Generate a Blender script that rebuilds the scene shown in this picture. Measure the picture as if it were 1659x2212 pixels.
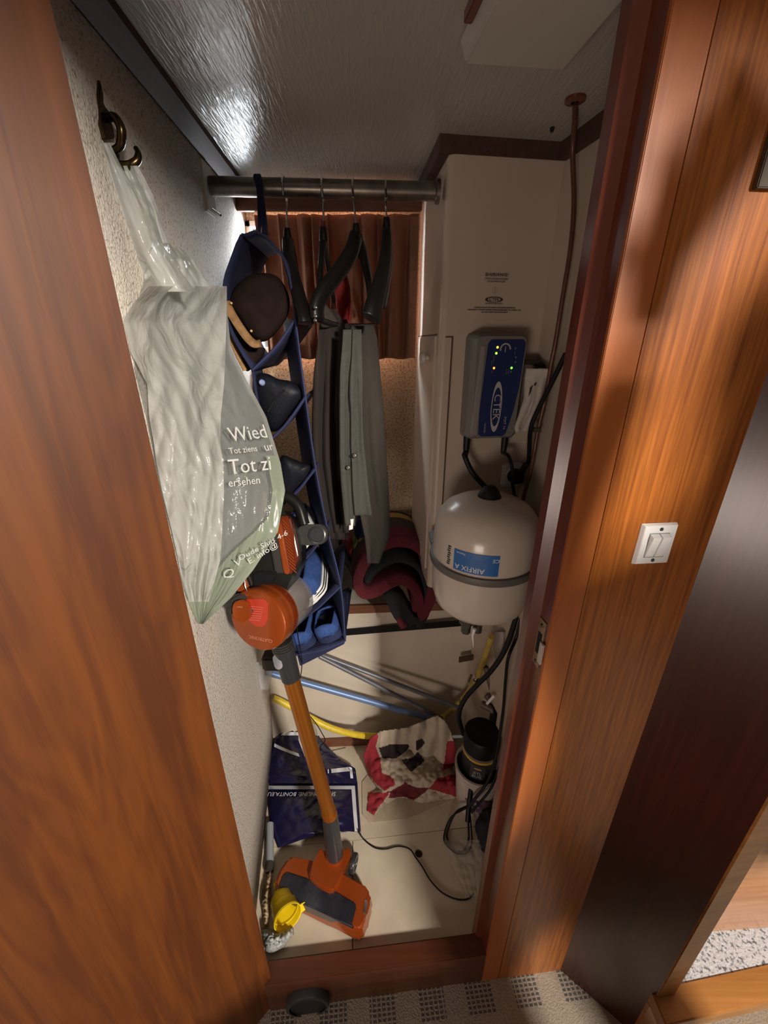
import bpy, bmesh, math, random
from mathutils import Vector, Matrix, noise as mnoise

# ------------------------------------------------------------------ reset
for o in list(bpy.data.objects):
    bpy.data.objects.remove(o)
scene = bpy.context.scene
COL = scene.collection
random.seed(7)

# ------------------------------------------------------------------ camera
F, TH, CX, CY, H = 874.0, math.radians(22.7), 829.5, 1106.0, 1.5
cth, sth = math.cos(TH), math.sin(TH)
cam_d = bpy.data.cameras.new('camera'); cam = bpy.data.objects.new('camera', cam_d)
COL.objects.link(cam); scene.camera = cam
cam.location = (0, 0, H); cam.rotation_euler = (math.pi/2 - TH, 0, 0)
cam_d.sensor_fit = 'VERTICAL'; cam_d.sensor_height = 24.0; cam_d.lens = F/2212*24.0
cam_d.clip_start = 0.01; cam_d.clip_end = 60

# ------------------------------------------------------------------ world, lights, exposure
w = bpy.data.worlds.new('world'); scene.world = w; w.use_nodes = True
bg = w.node_tree.nodes['Background']
bg.inputs[0].default_value = (1.0, 0.90, 0.80, 1); bg.inputs[1].default_value = 0.085
vs = scene.view_settings
vs.view_transform = 'Standard'; vs.look = 'None'; vs.gamma = 1.0; vs.use_curve_mapping = False
vs.exposure = 0.0
def area(name, loc, target, sx, sy, power, col):
    l = bpy.data.lights.new(name, 'AREA'); l.shape = 'RECTANGLE'; l.size = sx; l.size_y = sy
    l.energy = power; l.color = col
    o = bpy.data.objects.new(name, l); COL.objects.link(o); o.location = loc
    o.rotation_euler = (Vector(target)-Vector(loc)).to_track_quat('-Z', 'Y').to_euler()
    return o
# daylight coming in through the companionway behind and to the right of the viewer
area('companionway_daylight', (1.47, -2.0, 2.30), (0.0, 0.9, 0.7), 0.26, 0.32, 152.0, (1.0, 0.92, 0.82))
# added warm fill from the left, behind the viewer, without a known source
area('added_fill_left', (-0.75, -1.3, 0.62), (0.2, 0.8, 0.7), 0.7, 0.4, 12.0, (1.0, 0.83, 0.72))
# daylight at the small window at the back of the locker
area('window_daylight', (-0.22, 1.60, 1.70), (-0.20, 1.0, 1.62), 0.75, 0.50, 85.0, (0.84, 0.92, 1.0))

# ------------------------------------------------------------------ pixel -> place
def ray(u, v):
    a = (u-CX)/F; b = (v-CY)/F
    return Vector((a, cth-b*sth, -sth-b*cth))
def P(u, v, Y=None, z=None, x=None):
    d = ray(u, v)
    t = Y/d.y if Y is not None else ((z-H)/d.z if z is not None else x/d.x)
    return Vector((0, 0, H)) + d*t
def camz(p):
    return p.y*cth - (p.z-H)*sth
RT, FW, UP = Vector((1, 0, 0)), Vector((0, cth, -sth)), Vector((0, sth, cth))
class VF:                      # local frame standing at one place, facing the doorway
    def __init__(s, u, v, Y):
        s.C = P(u, v, Y=Y); s.u, s.v = u, v; s.k = camz(s.C)/F
    def __call__(s, u, v, h=0.0):
        return s.C + RT*((u-s.u)*s.k) - UP*((v-s.v)*s.k) - FW*h
    def poly(s, pts, h=0.0):
        return [s(u, v, h) for u, v in pts]

# ------------------------------------------------------------------ materials
MATS = {}
def newmat(name):
    m = bpy.data.materials.new(name); m.use_nodes = True; MATS[name] = m
    nt = m.node_tree; return m, nt, nt.nodes['Principled BSDF']
def mat(name, col, rough=0.5, metal=0.0, var=0.0, vscale=20.0, bump=0.0, bscale=80.0, coat=0.0,
        trans=0.0, alpha=1.0, emit=None, estr=0.0, stretch=(1, 1, 1), spec=0.5, sheen=0.0, transl=0.0):
    if name in MATS: return MATS[name]
    m, nt, p = newmat(name)
    p.inputs['Base Color'].default_value = (*col, 1); p.inputs['Roughness'].default_value = rough
    p.inputs['Metallic'].default_value = metal; p.inputs['Coat Weight'].default_value = coat
    p.inputs['Coat Roughness'].default_value = 0.12
    p.inputs['Transmission Weight'].default_value = trans; p.inputs['Alpha'].default_value = alpha
    p.inputs['Specular IOR Level'].default_value = spec
    p.inputs['Sheen Weight'].default_value = sheen
    if emit:
        p.inputs['Emission Color'].default_value = (*emit, 1); p.inputs['Emission Strength'].default_value = estr
    tc = nt.nodes.new('ShaderNodeTexCoord'); mp = nt.nodes.new('ShaderNodeMapping')
    mp.inputs['Scale'].default_value = stretch
    nt.links.new(tc.outputs['Object'], mp.inputs['Vector'])
    if var > 0:
        n = nt.nodes.new('ShaderNodeTexNoise'); n.inputs['Scale'].default_value = vscale
        n.inputs['Detail'].default_value = 4
        nt.links.new(mp.outputs[0], n.inputs['Vector'])
        r = nt.nodes.new('ShaderNodeValToRGB')
        r.color_ramp.elements[0].position = 0.3; r.color_ramp.elements[1].position = 0.7
        r.color_ramp.elements[0].color = (*[c*(1-var) for c in col], 1)
        r.color_ramp.elements[1].color = (*[min(1, c*(1+var*0.6)) for c in col], 1)
        nt.links.new(n.outputs['Fac'], r.inputs['Fac']); nt.links.new(r.outputs[0], p.inputs['Base Color'])
    if bump > 0:
        n2 = nt.nodes.new('ShaderNodeTexNoise'); n2.inputs['Scale'].default_value = bscale
        n2.inputs['Detail'].default_value = 3
        nt.links.new(mp.outputs[0], n2.inputs['Vector'])
        b = nt.nodes.new('ShaderNodeBump'); b.inputs['Strength'].default_value = bump
        b.inputs['Distance'].default_value = 0.004
        nt.links.new(n2.outputs['Fac'], b.inputs['Height']); nt.links.new(b.outputs[0], p.inputs['Normal'])
    if transl > 0:
        t = nt.nodes.new('ShaderNodeBsdfTranslucent'); t.inputs[0].default_value = (*col, 1)
        mx = nt.nodes.new('ShaderNodeMixShader'); mx.inputs[0].default_value = transl
        out = nt.nodes['Material Output']
        nt.links.new(p.outputs[0], mx.inputs[1]); nt.links.new(t.outputs[0], mx.inputs[2])
        nt.links.new(mx.outputs[0], out.inputs['Surface'])
    return m
def wood(name, c1, c2, rough=0.3, coat=0.3, grain='z', sc=1.0, figure=0.0):
    m, nt, p = newmat(name)
    p.inputs['Roughness'].default_value = rough; p.inputs['Coat Weight'].default_value = coat
    p.inputs['Coat Roughness'].default_value = 0.2
    tc = nt.nodes.new('ShaderNodeTexCoord'); mp = nt.nodes.new('ShaderNodeMapping')
    s = {'z': (60*sc, 60*sc, 2.2*sc), 'x': (2.2*sc, 60*sc, 60*sc), 'y': (60*sc, 2.2*sc, 60*sc)}[grain]
    mp.inputs['Scale'].default_value = s
    nt.links.new(tc.outputs['Object'], mp.inputs['Vector'])
    n = nt.nodes.new('ShaderNodeTexNoise'); n.inputs['Scale'].default_value = 1.0
    n.inputs['Detail'].default_value = 5; n.inputs['Roughness'].default_value = 0.6
    n.inputs['Distortion'].default_value = 0.4
    nt.links.new(mp.outputs[0], n.inputs['Vector'])
    mp2 = nt.nodes.new('ShaderNodeMapping')
    s2 = {'z': (9, 9, 0.9), 'x': (0.9, 9, 9), 'y': (9, 0.9, 9)}[grain]
    mp2.inputs['Scale'].default_value = s2
    nt.links.new(tc.outputs['Object'], mp2.inputs['Vector'])
    wv = nt.nodes.new('ShaderNodeTexNoise'); wv.inputs['Scale'].default_value = 1.0
    wv.inputs['Detail'].default_value = 3; wv.inputs['Distortion'].default_value = 1.5
    nt.links.new(mp2.outputs[0], wv.inputs['Vector'])
    # ring figure: sine of the broad noise
    ml = nt.nodes.new('ShaderNodeMath'); ml.operation = 'MULTIPLY'; ml.inputs[1].default_value = 42.0
    sn = nt.nodes.new('ShaderNodeMath'); sn.operation = 'SINE'
    nt.links.new(wv.outputs['Fac'], ml.inputs[0]); nt.links.new(ml.outputs[0], sn.inputs[0])
    ma = nt.nodes.new('ShaderNodeMath'); ma.operation = 'MULTIPLY_ADD'
    ma.inputs[1].default_value = 0.10*figure; nt.links.new(sn.outputs[0], ma.inputs[0])
    nt.links.new(n.outputs['Fac'], ma.inputs[2])
    r = nt.nodes.new('ShaderNodeValToRGB')
    r.color_ramp.elements[0].position = 0.34; r.color_ramp.elements[1].position = 0.68
    r.color_ramp.elements[0].color = (*c1, 1); r.color_ramp.elements[1].color = (*c2, 1)
    nt.links.new(ma.outputs[0], r.inputs['Fac']); nt.links.new(r.outputs[0], p.inputs['Base Color'])
    b = nt.nodes.new('ShaderNodeBump'); b.inputs['Strength'].default_value = 0.12
    b.inputs['Distance'].default_value = 0.002
    nt.links.new(ma.outputs[0], b.inputs['Height']); nt.links.new(b.outputs[0], p.inputs['Normal'])
    return m
def carpet(name, base, speck, scale=420, amount=0.42, bump=0.8, bsc=260, vary=None):
    m, nt, p = newmat(name)
    p.inputs['Roughness'].default_value = 0.95; p.inputs['Specular IOR Level'].default_value = 0.25
    tc = nt.nodes.new('ShaderNodeTexCoord')
    n = nt.nodes.new('ShaderNodeTexNoise'); n.inputs['Scale'].default_value = scale*0.5
    n.inputs['Detail'].default_value = 2; nt.links.new(tc.outputs['Object'], n.inputs['Vector'])
    r = nt.nodes.new('ShaderNodeValToRGB')
    r.color_ramp.elements[0].position = amount-0.10; r.color_ramp.elements[1].position = amount+0.04
    r.color_ramp.elements[0].color = (*speck, 1); r.color_ramp.elements[1].color = (*base, 1)
    nt.links.new(n.outputs['Fac'], r.inputs['Fac'])
    nt.links.new(r.outputs[0], p.inputs['Base Color'])
    n2 = nt.nodes.new('ShaderNodeTexNoise'); n2.inputs['Scale'].default_value = bsc
    n2.inputs['Detail'].default_value = 3; nt.links.new(tc.outputs['Object'], n2.inputs['Vector'])
    b = nt.nodes.new('ShaderNodeBump'); b.inputs['Strength'].default_value = bump
    b.inputs['Distance'].default_value = 0.003
    nt.links.new(n2.outputs['Fac'], b.inputs['Height']); nt.links.new(b.outputs[0], p.inputs['Normal'])
    return m
def plastic_film(name, col, opacity, rough=0.22, transl=0.45, bump=0.25, bscale=35):
    m, nt, p = newmat(name)
    p.inputs['Base Color'].default_value = (*col, 1); p.inputs['Roughness'].default_value = rough
    p.inputs['Specular IOR Level'].default_value = 0.5
    tc = nt.nodes.new('ShaderNodeTexCoord')
    n2 = nt.nodes.new('ShaderNodeTexNoise'); n2.inputs['Scale'].default_value = bscale
    n2.inputs['Detail'].default_value = 4; n2.inputs['Distortion'].default_value = 0.6
    nt.links.new(tc.outputs['Object'], n2.inputs['Vector'])
    b = nt.nodes.new('ShaderNodeBump'); b.inputs['Strength'].default_value = bump
    b.inputs['Distance'].default_value = 0.012
    nt.links.new(n2.outputs['Fac'], b.inputs['Height']); nt.links.new(b.outputs[0], p.inputs['Normal'])
    t = nt.nodes.new('ShaderNodeBsdfTranslucent'); t.inputs[0].default_value = (*col, 1)
    mx = nt.nodes.new('ShaderNodeMixShader'); mx.inputs[0].default_value = transl
    nt.links.new(p.outputs[0], mx.inputs[1]); nt.links.new(t.outputs[0], mx.inputs[2])
    tr = nt.nodes.new('ShaderNodeBsdfTransparent')
    mx2 = nt.nodes.new('ShaderNodeMixShader'); mx2.inputs[0].default_value = opacity
    nt.links.new(tr.outputs[0], mx2.inputs[1]); nt.links.new(mx.outputs[0], mx2.inputs[2])
    nt.links.new(mx2.outputs[0], nt.nodes['Material Output'].inputs['Surface'])
    return m

# woods
TEAK = wood('teak_door', (0.080, 0.0185, 0.0014), (0.150, 0.040, 0.0035), rough=0.55, coat=0.0, figure=0.5, sc=0.55)
VENEER = wood('teak_veneer', (0.22, 0.056, 0.007), (0.43, 0.135, 0.019), rough=0.36, coat=0.2, sc=2.6)
TRIMW = wood('teak_trim', (0.33, 0.088, 0.020), (0.41, 0.125, 0.030), rough=0.34, coat=0.2, sc=0.9)
MAHOG = wood('mahogany', (0.085, 0.016, 0.007), (0.135, 0.028, 0.013), rough=0.3, coat=0.35, sc=0.7)
SILLW = wood('mahogany_sill', (0.065, 0.017, 0.007), (0.11, 0.031, 0.011), rough=0.36, coat=0.2, grain='x', sc=0.7)
DARKW = wood('dark_panel', (0.050, 0.010, 0.005), (0.075, 0.016, 0.008), rough=0.3, coat=0.35, sc=1.0)
BROWNT = wood('brown_trim', (0.045, 0.018, 0.011), (0.07, 0.028, 0.017), rough=0.75, coat=0.0, grain='y')
BROWNX = wood('brown_batten', (0.13, 0.045, 0.022), (0.2, 0.075, 0.036), rough=0.5, coat=0.05, grain='x')
GOLDW = wood('golden_wood', (0.36, 0.15, 0.035), (0.55, 0.25, 0.07), rough=0.35, coat=0.2, grain='x', sc=0.6)
# structure surfaces
SPECK = carpet('speckled_wall_lining', (0.72, 0.66, 0.585), (0.43, 0.36, 0.28), scale=460, amount=0.42, bump=0.9, bsc=270)
BCARP = carpet('hull_carpet', (0.50, 0.38, 0.25), (0.28, 0.19, 0.11), scale=420, amount=0.47, bump=1.0, bsc=230)
def ceilmat():
    m, nt, p = newmat('ceiling_panel')
    p.inputs['Base Color'].default_value = (0.35, 0.33, 0.305, 1); p.inputs['Roughness'].default_value = 0.25
    tc = nt.nodes.new('ShaderNodeTexCoord'); mp = nt.nodes.new('ShaderNodeMapping')
    mp.inputs['Scale'].default_value = (210, 26, 60); mp.inputs['Rotation'].default_value = (0, 0, 0.1)
    nt.links.new(tc.outputs['Object'], mp.inputs['Vector'])
    n = nt.nodes.new('ShaderNodeTexNoise'); n.inputs['Scale'].default_value = 1; n.inputs['Detail'].default_value = 3
    n.inputs['Distortion'].default_value = 0.6
    nt.links.new(mp.outputs[0], n.inputs['Vector'])
    b = nt.nodes.new('ShaderNodeBump'); b.inputs['Strength'].default_value = 0.55; b.inputs['Distance'].default_value = 0.0025
    nt.links.new(n.outputs['Fac'], b.inputs['Height']); nt.links.new(b.outputs[0], p.inputs['Normal'])
    return m
CEIL = ceilmat()
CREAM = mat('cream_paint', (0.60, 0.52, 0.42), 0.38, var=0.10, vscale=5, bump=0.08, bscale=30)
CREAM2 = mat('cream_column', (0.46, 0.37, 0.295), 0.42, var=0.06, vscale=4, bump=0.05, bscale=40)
FLOORM = mat('cream_floor_board', (0.62, 0.53, 0.40), 0.4, var=0.14, vscale=9, bump=0.1, bscale=50)
WHITEP = mat('white_plastic', (0.80, 0.80, 0.80), 0.3)
OFFW = mat('offwhite_plastic', (0.62, 0.58, 0.52), 0.45)
BLACKP = mat('black_plastic', (0.007, 0.007, 0.008), 0.35, bump=0.05, spec=0.3)
BLACKR = mat('black_rubber', (0.006, 0.006, 0.007), 0.5, spec=0.25)
SATBLK = mat('satin_black', (0.007, 0.006, 0.006), 0.3, spec=0.3)
DGREY = mat('dark_grey_plastic', (0.028, 0.029, 0.032), 0.32, spec=0.4)
MGREY = mat('mid_grey_plastic', (0.14, 0.13, 0.125), 0.45)
STEEL = mat('dull_steel', (0.22, 0.19, 0.16), 0.33, metal=0.9, var=0.35, vscale=40)
CHROME = mat('chrome', (0.75, 0.75, 0.76), 0.12, metal=1.0)
ALU = mat('grey_tube', (0.15, 0.155, 0.175), 0.42, metal=0.3, var=0.15, vscale=30)
BLUET = mat('blue_grey_tube', (0.15, 0.235, 0.42), 0.4, metal=0.25, var=0.1)
BRASS = mat('old_brass', (0.11, 0.075, 0.038), 0.28, metal=1.0, var=0.5, vscale=60)
BRASSB = mat('bright_brass', (0.78, 0.56, 0.22), 0.4, metal=0.25)
HOLE = mat('dark_hole', (0.004, 0.004, 0.004), 0.9)
YELL = mat('yellow_hose', (0.72, 0.52, 0.03), 0.4, var=0.12, vscale=60)
YELD = mat('faded_yellow_hose', (0.48, 0.33, 0.07), 0.5, var=0.2, vscale=40)
YFUN = mat('yellow_plastic', (0.85, 0.62, 0.01), 0.3)

# ------------------------------------------------------------------ mesh helpers
def BM(): return bmesh.new()
def mk(name, bm, m, parent=None, smooth=True, label=None, cat=None, group=None, kind=None, angle=40, bevel=0):
    if bevel:
        bmesh.ops.bevel(bm, geom=list(bm.edges), offset=bevel, segments=2, affect='EDGES', clamp_overlap=True)
    bmesh.ops.recalc_face_normals(bm, faces=list(bm.faces))
    me = bpy.data.meshes.new(name)
    vs_ = [v.co for v in bm.verts]
    lo = Vector((min(c.x for c in vs_), min(c.y for c in vs_), min(c.z for c in vs_)))
    hi = Vector((max(c.x for c in vs_), max(c.y for c in vs_), max(c.z for c in vs_)))
    org = Vector(((lo.x+hi.x)/2, (lo.y+hi.y)/2, lo.z))
    bmesh.ops.translate(bm, verts=list(bm.verts), vec=-org)
    bm.to_mesh(me); bm.free()
    for mm in (m if isinstance(m, (list, tuple)) else [m]): me.materials.append(mm)
    if smooth:
        for p in me.polygons: p.use_smooth = True
        me.set_sharp_from_angle(angle=math.radians(angle))
    o = bpy.data.objects.new(name, me); COL.objects.link(o); o.location = org
    if parent:
        o.parent = parent
        off = Vector(); q = parent
        while q: off += q.location_world if False else Vector(q['_w']); break
        o.matrix_parent_inverse = Matrix.Translation(-off)
    o['_w'] = tuple(org)
    tag(o, label, cat, group, kind)
    return o
def tag(o, label=None, cat=None, group=None, kind=None):
    if label: o['label'] = label
    if cat: o['category'] = cat
    if group: o['group'] = group
    if kind: o['kind'] = kind
    return o
def thing(name, loc, label, cat, group=None, kind=None):
    o = bpy.data.objects.new(name, None); COL.objects.link(o); o.location = loc; o['_w'] = tuple(loc)
    o.empty_display_size = 0.05
    return tag(o, label, cat, group, kind)
def struct(name, bm, m, parent=None, **k):
    return mk(name, bm, m, parent, kind=None if parent else 'structure', **k)
def solid(o, t, off=-1):
    md = o.modifiers.new('thickness', 'SOLIDIFY'); md.thickness = t; md.offset = off; return o
def subsurf(o, n=1):
    md = o.modifiers.new('subdivision', 'SUBSURF'); md.levels = n; md.render_levels = n; return o
def quad(bm, *pts):
    vs_ = [bm.verts.new(p) for p in pts]; return bm.faces.new(vs_)
def hexa(bm, b, t):            # eight corners: bottom loop, top loop
    B = [bm.verts.new(p) for p in b]; T = [bm.verts.new(p) for p in t]; n = len(b)
    bm.faces.new(B[::-1]); bm.faces.new(T)
    for i in range(n): bm.faces.new((B[i], B[(i+1) % n], T[(i+1) % n], T[i]))
def plan(bm, pts, z0, z1):     # vertical prism over a plan outline
    hexa(bm, [(x, y, z0) for x, y in pts], [(x, y, z1) for x, y in pts])
def prism(bm, pts, vec):       # any outline pushed along a vector
    vec = Vector(vec); hexa(bm, pts, [Vector(p)+vec for p in pts])
def box(bm, c, s, R=None):
    c = Vector(c); R = R or Matrix.Identity(3)
    co = [Vector((sx*s[0]/2, sy*s[1]/2, sz*s[2]/2)) for sz in (-1, 1) for sx, sy in ((-1, -1), (1, -1), (1, 1), (-1, 1))]
    co = [c + R @ q for q in co]
    hexa(bm, co[:4], co[4:])
def catmull(pts, k=6, closed=False):
    pts = [Vector(p) for p in pts]; n = len(pts); out = []
    rng = range(n) if closed else range(n-1)
    for i in rng:
        p0 = pts[(i-1) % n] if closed or i > 0 else pts[i]*2-pts[i+1]
        p1 = pts[i]; p2 = pts[(i+1) % n]
        p3 = pts[(i+2) % n] if closed or i+2 < n else p2*2-p1
        for j in range(k):
            t = j/k
            out.append(0.5*((2*p1)+(p2-p0)*t+(2*p0-5*p1+4*p2-p3)*t*t+(3*p1-p0-3*p2+p3)*t**3))
    if not closed: out.append(pts[-1])
    return out
def sweep(bm, path, r, n=10, closed=False, sx=1.0):
    path = [Vector(p) for p in path]; N = len(path)
    tang = []
    for i in range(N):
        a = path[(i-1) % N] if closed or i > 0 else path[i]
        b = path[(i+1) % N] if closed or i < N-1 else path[i]
        tang.append((b-a).normalized())
    nrm = tang[0].orthogonal().normalized(); rings = []
    for i in range(N):
        nrm = (nrm - tang[i]*nrm.dot(tang[i])).normalized()
        bn = tang[i].cross(nrm); rr = r(i/(N-1)) if callable(r) else r
        rings.append([bm.verts.new(path[i]+(nrm*math.cos(2*math.pi*j/n)+bn*math.sin(2*math.pi*j/n)*sx)*rr) for j in range(n)])
    for i in range(N if closed else N-1):
        A, B = rings[i], rings[(i+1) % N]
        for j in range(n): bm.faces.new((A[j], A[(j+1) % n], B[(j+1) % n], B[j]))
    if not closed:
        bm.faces.new(rings[0][::-1]); bm.faces.new(rings[-1])
def axes(d):
    d = Vector(d).normalized(); a = d.orthogonal().normalized(); return a, d.cross(a), d
def lathe(bm, prof, c, d=(0, 0, 1), n=40, a=None, arc=None):
    c = Vector(c); A, B, D = axes(d)
    if a is not None:
        A = Vector(a); A = (A-D*A.dot(D)).normalized(); B = D.cross(A)
    rings = []
    for r, h in prof:
        if r < 1e-6: rings.append([bm.verts.new(c+D*h)])
        else: rings.append([bm.verts.new(c+D*h+(A*math.cos(2*math.pi*j/n)+B*math.sin(2*math.pi*j/n))*r) for j in range(n)])
    for i in range(len(rings)-1):
        X, Y_ = rings[i], rings[i+1]
        for j in range(n):
            k = (j+1) % n
            if len(X) == 1 and len(Y_) == 1: continue
            if len(X) == 1: bm.faces.new((X[0], Y_[k], Y_[j]))
            elif len(Y_) == 1: bm.faces.new((X[j], X[k], Y_[0]))
            else: bm.faces.new((X[j], X[k], Y_[k], Y_[j]))
def surf(bm, f, nu, nv, mi=None):
    g = [[bm.verts.new(f(i/nu, j/nv)) for i in range(nu+1)] for j in range(nv+1)]
    for j in range(nv):
        for i in range(nu):
            fc = bm.faces.new((g[j][i], g[j][i+1], g[j+1][i+1], g[j+1][i]))
            if mi: fc.material_index = mi((i+0.5)/nu, (j+0.5)/nv)
    return g
def lerp(a, b, t): return a+(b-a)*t
def rows_at(rows, t):          # smooth table lookup, t in 0..1 over the first column
    v = lerp(rows[0][0], rows[-1][0], t)
    for i in range(len(rows)-1):
        if v <= rows[i+1][0] or i == len(rows)-2:
            s = (v-rows[i][0])/(rows[i+1][0]-rows[i][0]); s = max(0, min(1, s))
            return [v]+[lerp(rows[i][k], rows[i+1][k], s) for k in range(1, len(rows[i]))]
def fold(x, y, s=1.0, seed=0.0): return mnoise.noise(Vector((x*s, y*s, seed)))
def text(name, body, O, R, U, size, m, parent, align='CENTER', lift=0.0004, mono=False, extr=0.0003):
    cu = bpy.data.curves.new('lettering', 'FONT'); cu.body = body; cu.size = size; cu.extrude = extr
    cu.align_x = align; cu.align_y = 'CENTER'; cu.resolution_u = 2
    o = bpy.data.objects.new('lettering_tmp', cu); COL.objects.link(o)
    bpy.context.view_layer.update()
    me = bpy.data.meshes.new_from_object(o.evaluated_get(bpy.context.evaluated_depsgraph_get()))
    bpy.data.objects.remove(o)
    R = Vector(R).normalized(); U = Vector(U); U = (U-R*U.dot(R)).normalized(); N = R.cross(U)
    bm = BM(); bm.from_mesh(me); bpy.data.meshes.remove(me)
    O = Vector(O)
    for v in bm.verts: v.co = O+R*v.co.x+U*v.co.y+N*(v.co.z+lift)
    return mk(name, bm, m, parent, smooth=False)
def inpoly(u, v, poly):
    c = False; n = len(poly)
    for i in range(n):
        (x1, y1), (x2, y2) = poly[i], poly[(i+1) % n]
        if (y1 > v) != (y2 > v) and u < (x2-x1)*(v-y1)/(y2-y1)+x1: c = not c
    return c

# ================================================================== STRUCTURE
CZ = 1.86                                    # locker ceiling height
def Yb(x): return 0.5014+0.0956*x            # face of the bulkhead with the door opening
# left wall (lined, leaning outwards towards the floor)
def wl(Y, z):
    t = (Y-0.5)/0.8; k = z/CZ
    return lerp(lerp(-0.345, -0.47, t), lerp(-0.322, -0.368, t), k)
b = BM()
surf(b, lambda s, t: Vector((wl(0.5+0.8*s, CZ*t), 0.5+0.8*s, CZ*t)), 8, 8)
solid(struct('wall_left', b, SPECK), 0.015, 1)
# ceiling
b = BM(); plan(b, [(-0.40, 0.515), (0.46, 0.575), (0.46, 1.34), (-0.40, 1.34)], CZ, CZ+0.02)
struct('ceiling', b, CEIL, smooth=False)
# brown cover strip along the left wall under the ceiling
b = BM()
prism(b, [(wl(0.5, CZ)+0.001, 0.505, CZ), (wl(0.5, CZ)+0.024, 0.505, CZ), (wl(0.5, CZ)+0.024, 0.505, CZ-0.012), (wl(0.5, CZ)+0.001, 0.505, CZ-0.03)],
      (wl(1.29, CZ)-wl(0.5, CZ), 0.785, 0))
struct('trim_1', b, BROWNT, smooth=False)
# column with rounded front corner
b = BM()
colp = [(0.122, 1.0)]
for i in range(6):
    a = math.pi+math.pi/2*i/5
    colp.append((0.137+0.015*math.cos(a), 0.99+0.015*math.sin(a)))
colp += [(0.362, 1.008), (0.362, 1.34), (0.094, 1.34)]
plan(b, colp, 0.86, CZ)
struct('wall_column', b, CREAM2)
# cover strips round the head of the column
b = BM(); prism(b, [(0.104, 0.967, CZ), (0.104, 0.967, CZ-0.028), (0.122, 0.978, CZ-0.028), (0.122, 0.978, CZ)], (0.252, 0.036, 0))
struct('trim_2', b, BROWNT, smooth=False)
b = BM(); prism(b, [(0.104, 0.967, CZ), (0.104, 0.967, CZ-0.03), (0.124, 0.969, CZ-0.03), (0.124, 0.969, CZ)], (-0.03, 0.333, 0))
struct('trim_3', b, BROWNT, smooth=False)
# right wall between column and door post
def wr(Y): return 0.358+0.20*(1.0-Y)
b = BM(); plan(b, [(wr(1.18), 1.18), (wr(0.56), 0.56), (wr(0.56)+0.02, 0.56), (wr(1.18)+0.02, 1.18)], 0.0, CZ)
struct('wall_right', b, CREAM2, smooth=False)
b = BM(); prism(b, [(wr(1.0)-0.014, 1.0, CZ), (wr(1.0)-0.014, 1.0, CZ-0.03), (wr(1.0), 1.0, CZ-0.03), (wr(1.0), 1.0, CZ)], (0.086, -0.43, 0))
struct('trim_4', b, BROWNT, smooth=False)
# back wall with window opening, lined with hull carpet
WX0, WX1, WZ0, WZ1 = -0.372, 0.03, 1.475, 1.80
YB = 1.30
b = BM()
for x0, x1, z0, z1 in ((-0.50, WX0, 0.60, CZ), (WX1, 0.11, 0.60, CZ), (WX0, WX1, 0.60, WZ0), (WX0, WX1, WZ1, CZ)):
    plan(b, [(x0, YB), (x1, YB), (x1, YB+0.02), (x0, YB+0.02)], z0, z1)
struct('wall_back', b, BCARP, smooth=False)
win = thing('window_1', ((WX0+WX1)/2, YB+0.015, WZ0), None, None, kind='structure')
b = BM()
for x0, x1, z0, z1 in ((WX0, WX0+0.012, WZ0, WZ1), (WX1-0.012, WX1, WZ0, WZ1), (WX0, WX1, WZ0, WZ0+0.012), (WX0, WX1, WZ1-0.012, WZ1)):
    plan(b, [(x0, YB-0.004), (x1, YB-0.004), (x1, YB+0.02), (x0, YB+0.02)], z0, z1)
mk('window_frame', b, OFFW, win, smooth=False)
b = BM(); plan(b, [(WX0, YB+0.012), (WX1, YB+0.012), (WX1, YB+0.015), (WX0, YB+0.015)], WZ0, WZ1)
GLASS, nt_g, pg_ = newmat('window_glass')
tg_ = nt_g.nodes.new('ShaderNodeBsdfTransparent'); gl_ = nt_g.nodes.new('ShaderNodeBsdfGlossy'); gl_.inputs['Roughness'].default_value = 0.03
mg_ = nt_g.nodes.new('ShaderNodeMixShader'); mg_.inputs[0].default_value = 0.07
nt_g.links.new(tg_.outputs[0], mg_.inputs[1]); nt_g.links.new(gl_.outputs[0], mg_.inputs[2]); nt_g.links.new(mg_.outputs[0], nt_g.nodes['Material Output'].inputs['Surface'])
mk('pane', b, GLASS, win, smooth=False)
# lower back: ledge, wooden nosing and cream panel
def Yl(x): return 1.163+0.10*(x+0.14)*0.6
LZ = 0.66
b = BM(); plan(b, [(-0.48, Yl(-0.48)), (0.30, Yl(0.30)), (0.30, YB+0.02), (-0.48, YB+0.02)], LZ-0.02, LZ)
struct('shelf_ledge', b, CREAM, smooth=False)
b = BM(); plan(b, [(-0.48, Yl(-0.48)-0.008), (0.30, Yl(0.30)-0.008), (0.30, Yl(0.30)), (-0.48, Yl(-0.48))], LZ-0.026, LZ+0.006)
struct('trim_5', b, BROWNX, smooth=False)
b = BM(); plan(b, [(-0.48, Yl(-0.48)), (0.40, Yl(0.40)), (0.40, Yl(0.40)+0.018), (-0.48, Yl(-0.48)+0.018)], 0.0, LZ-0.02)
struct('wall_back_lower', b, CREAM, smooth=False)
b = BM()
pa, pb = P(742, 1372, Y=1.155), P(1010, 1345, Y=1.165)
prism(b, [pa+Vector((-0.22, 0.0, -0.022)), pb+Vector((0, 0, -0.010)), pb+Vector((0, 0, 0.014)), pa+Vector((-0.22, 0.0, 0.004))], (0, -0.004, 0))
struct('trim_6', b, BLACKR, smooth=False)
b = BM()                                      # batten at the foot of the panel
plan(b, [(-0.43, 1.125), (0.0, 1.148), (0.0, 1.166), (-0.43, 1.143)], 0.0, 0.028)
struct('trim_7', b, BROWNX, smooth=False)
pa, pb = P(991, 1424, Y=1.16), P(1045, 1414, Y=1.165)
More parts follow.
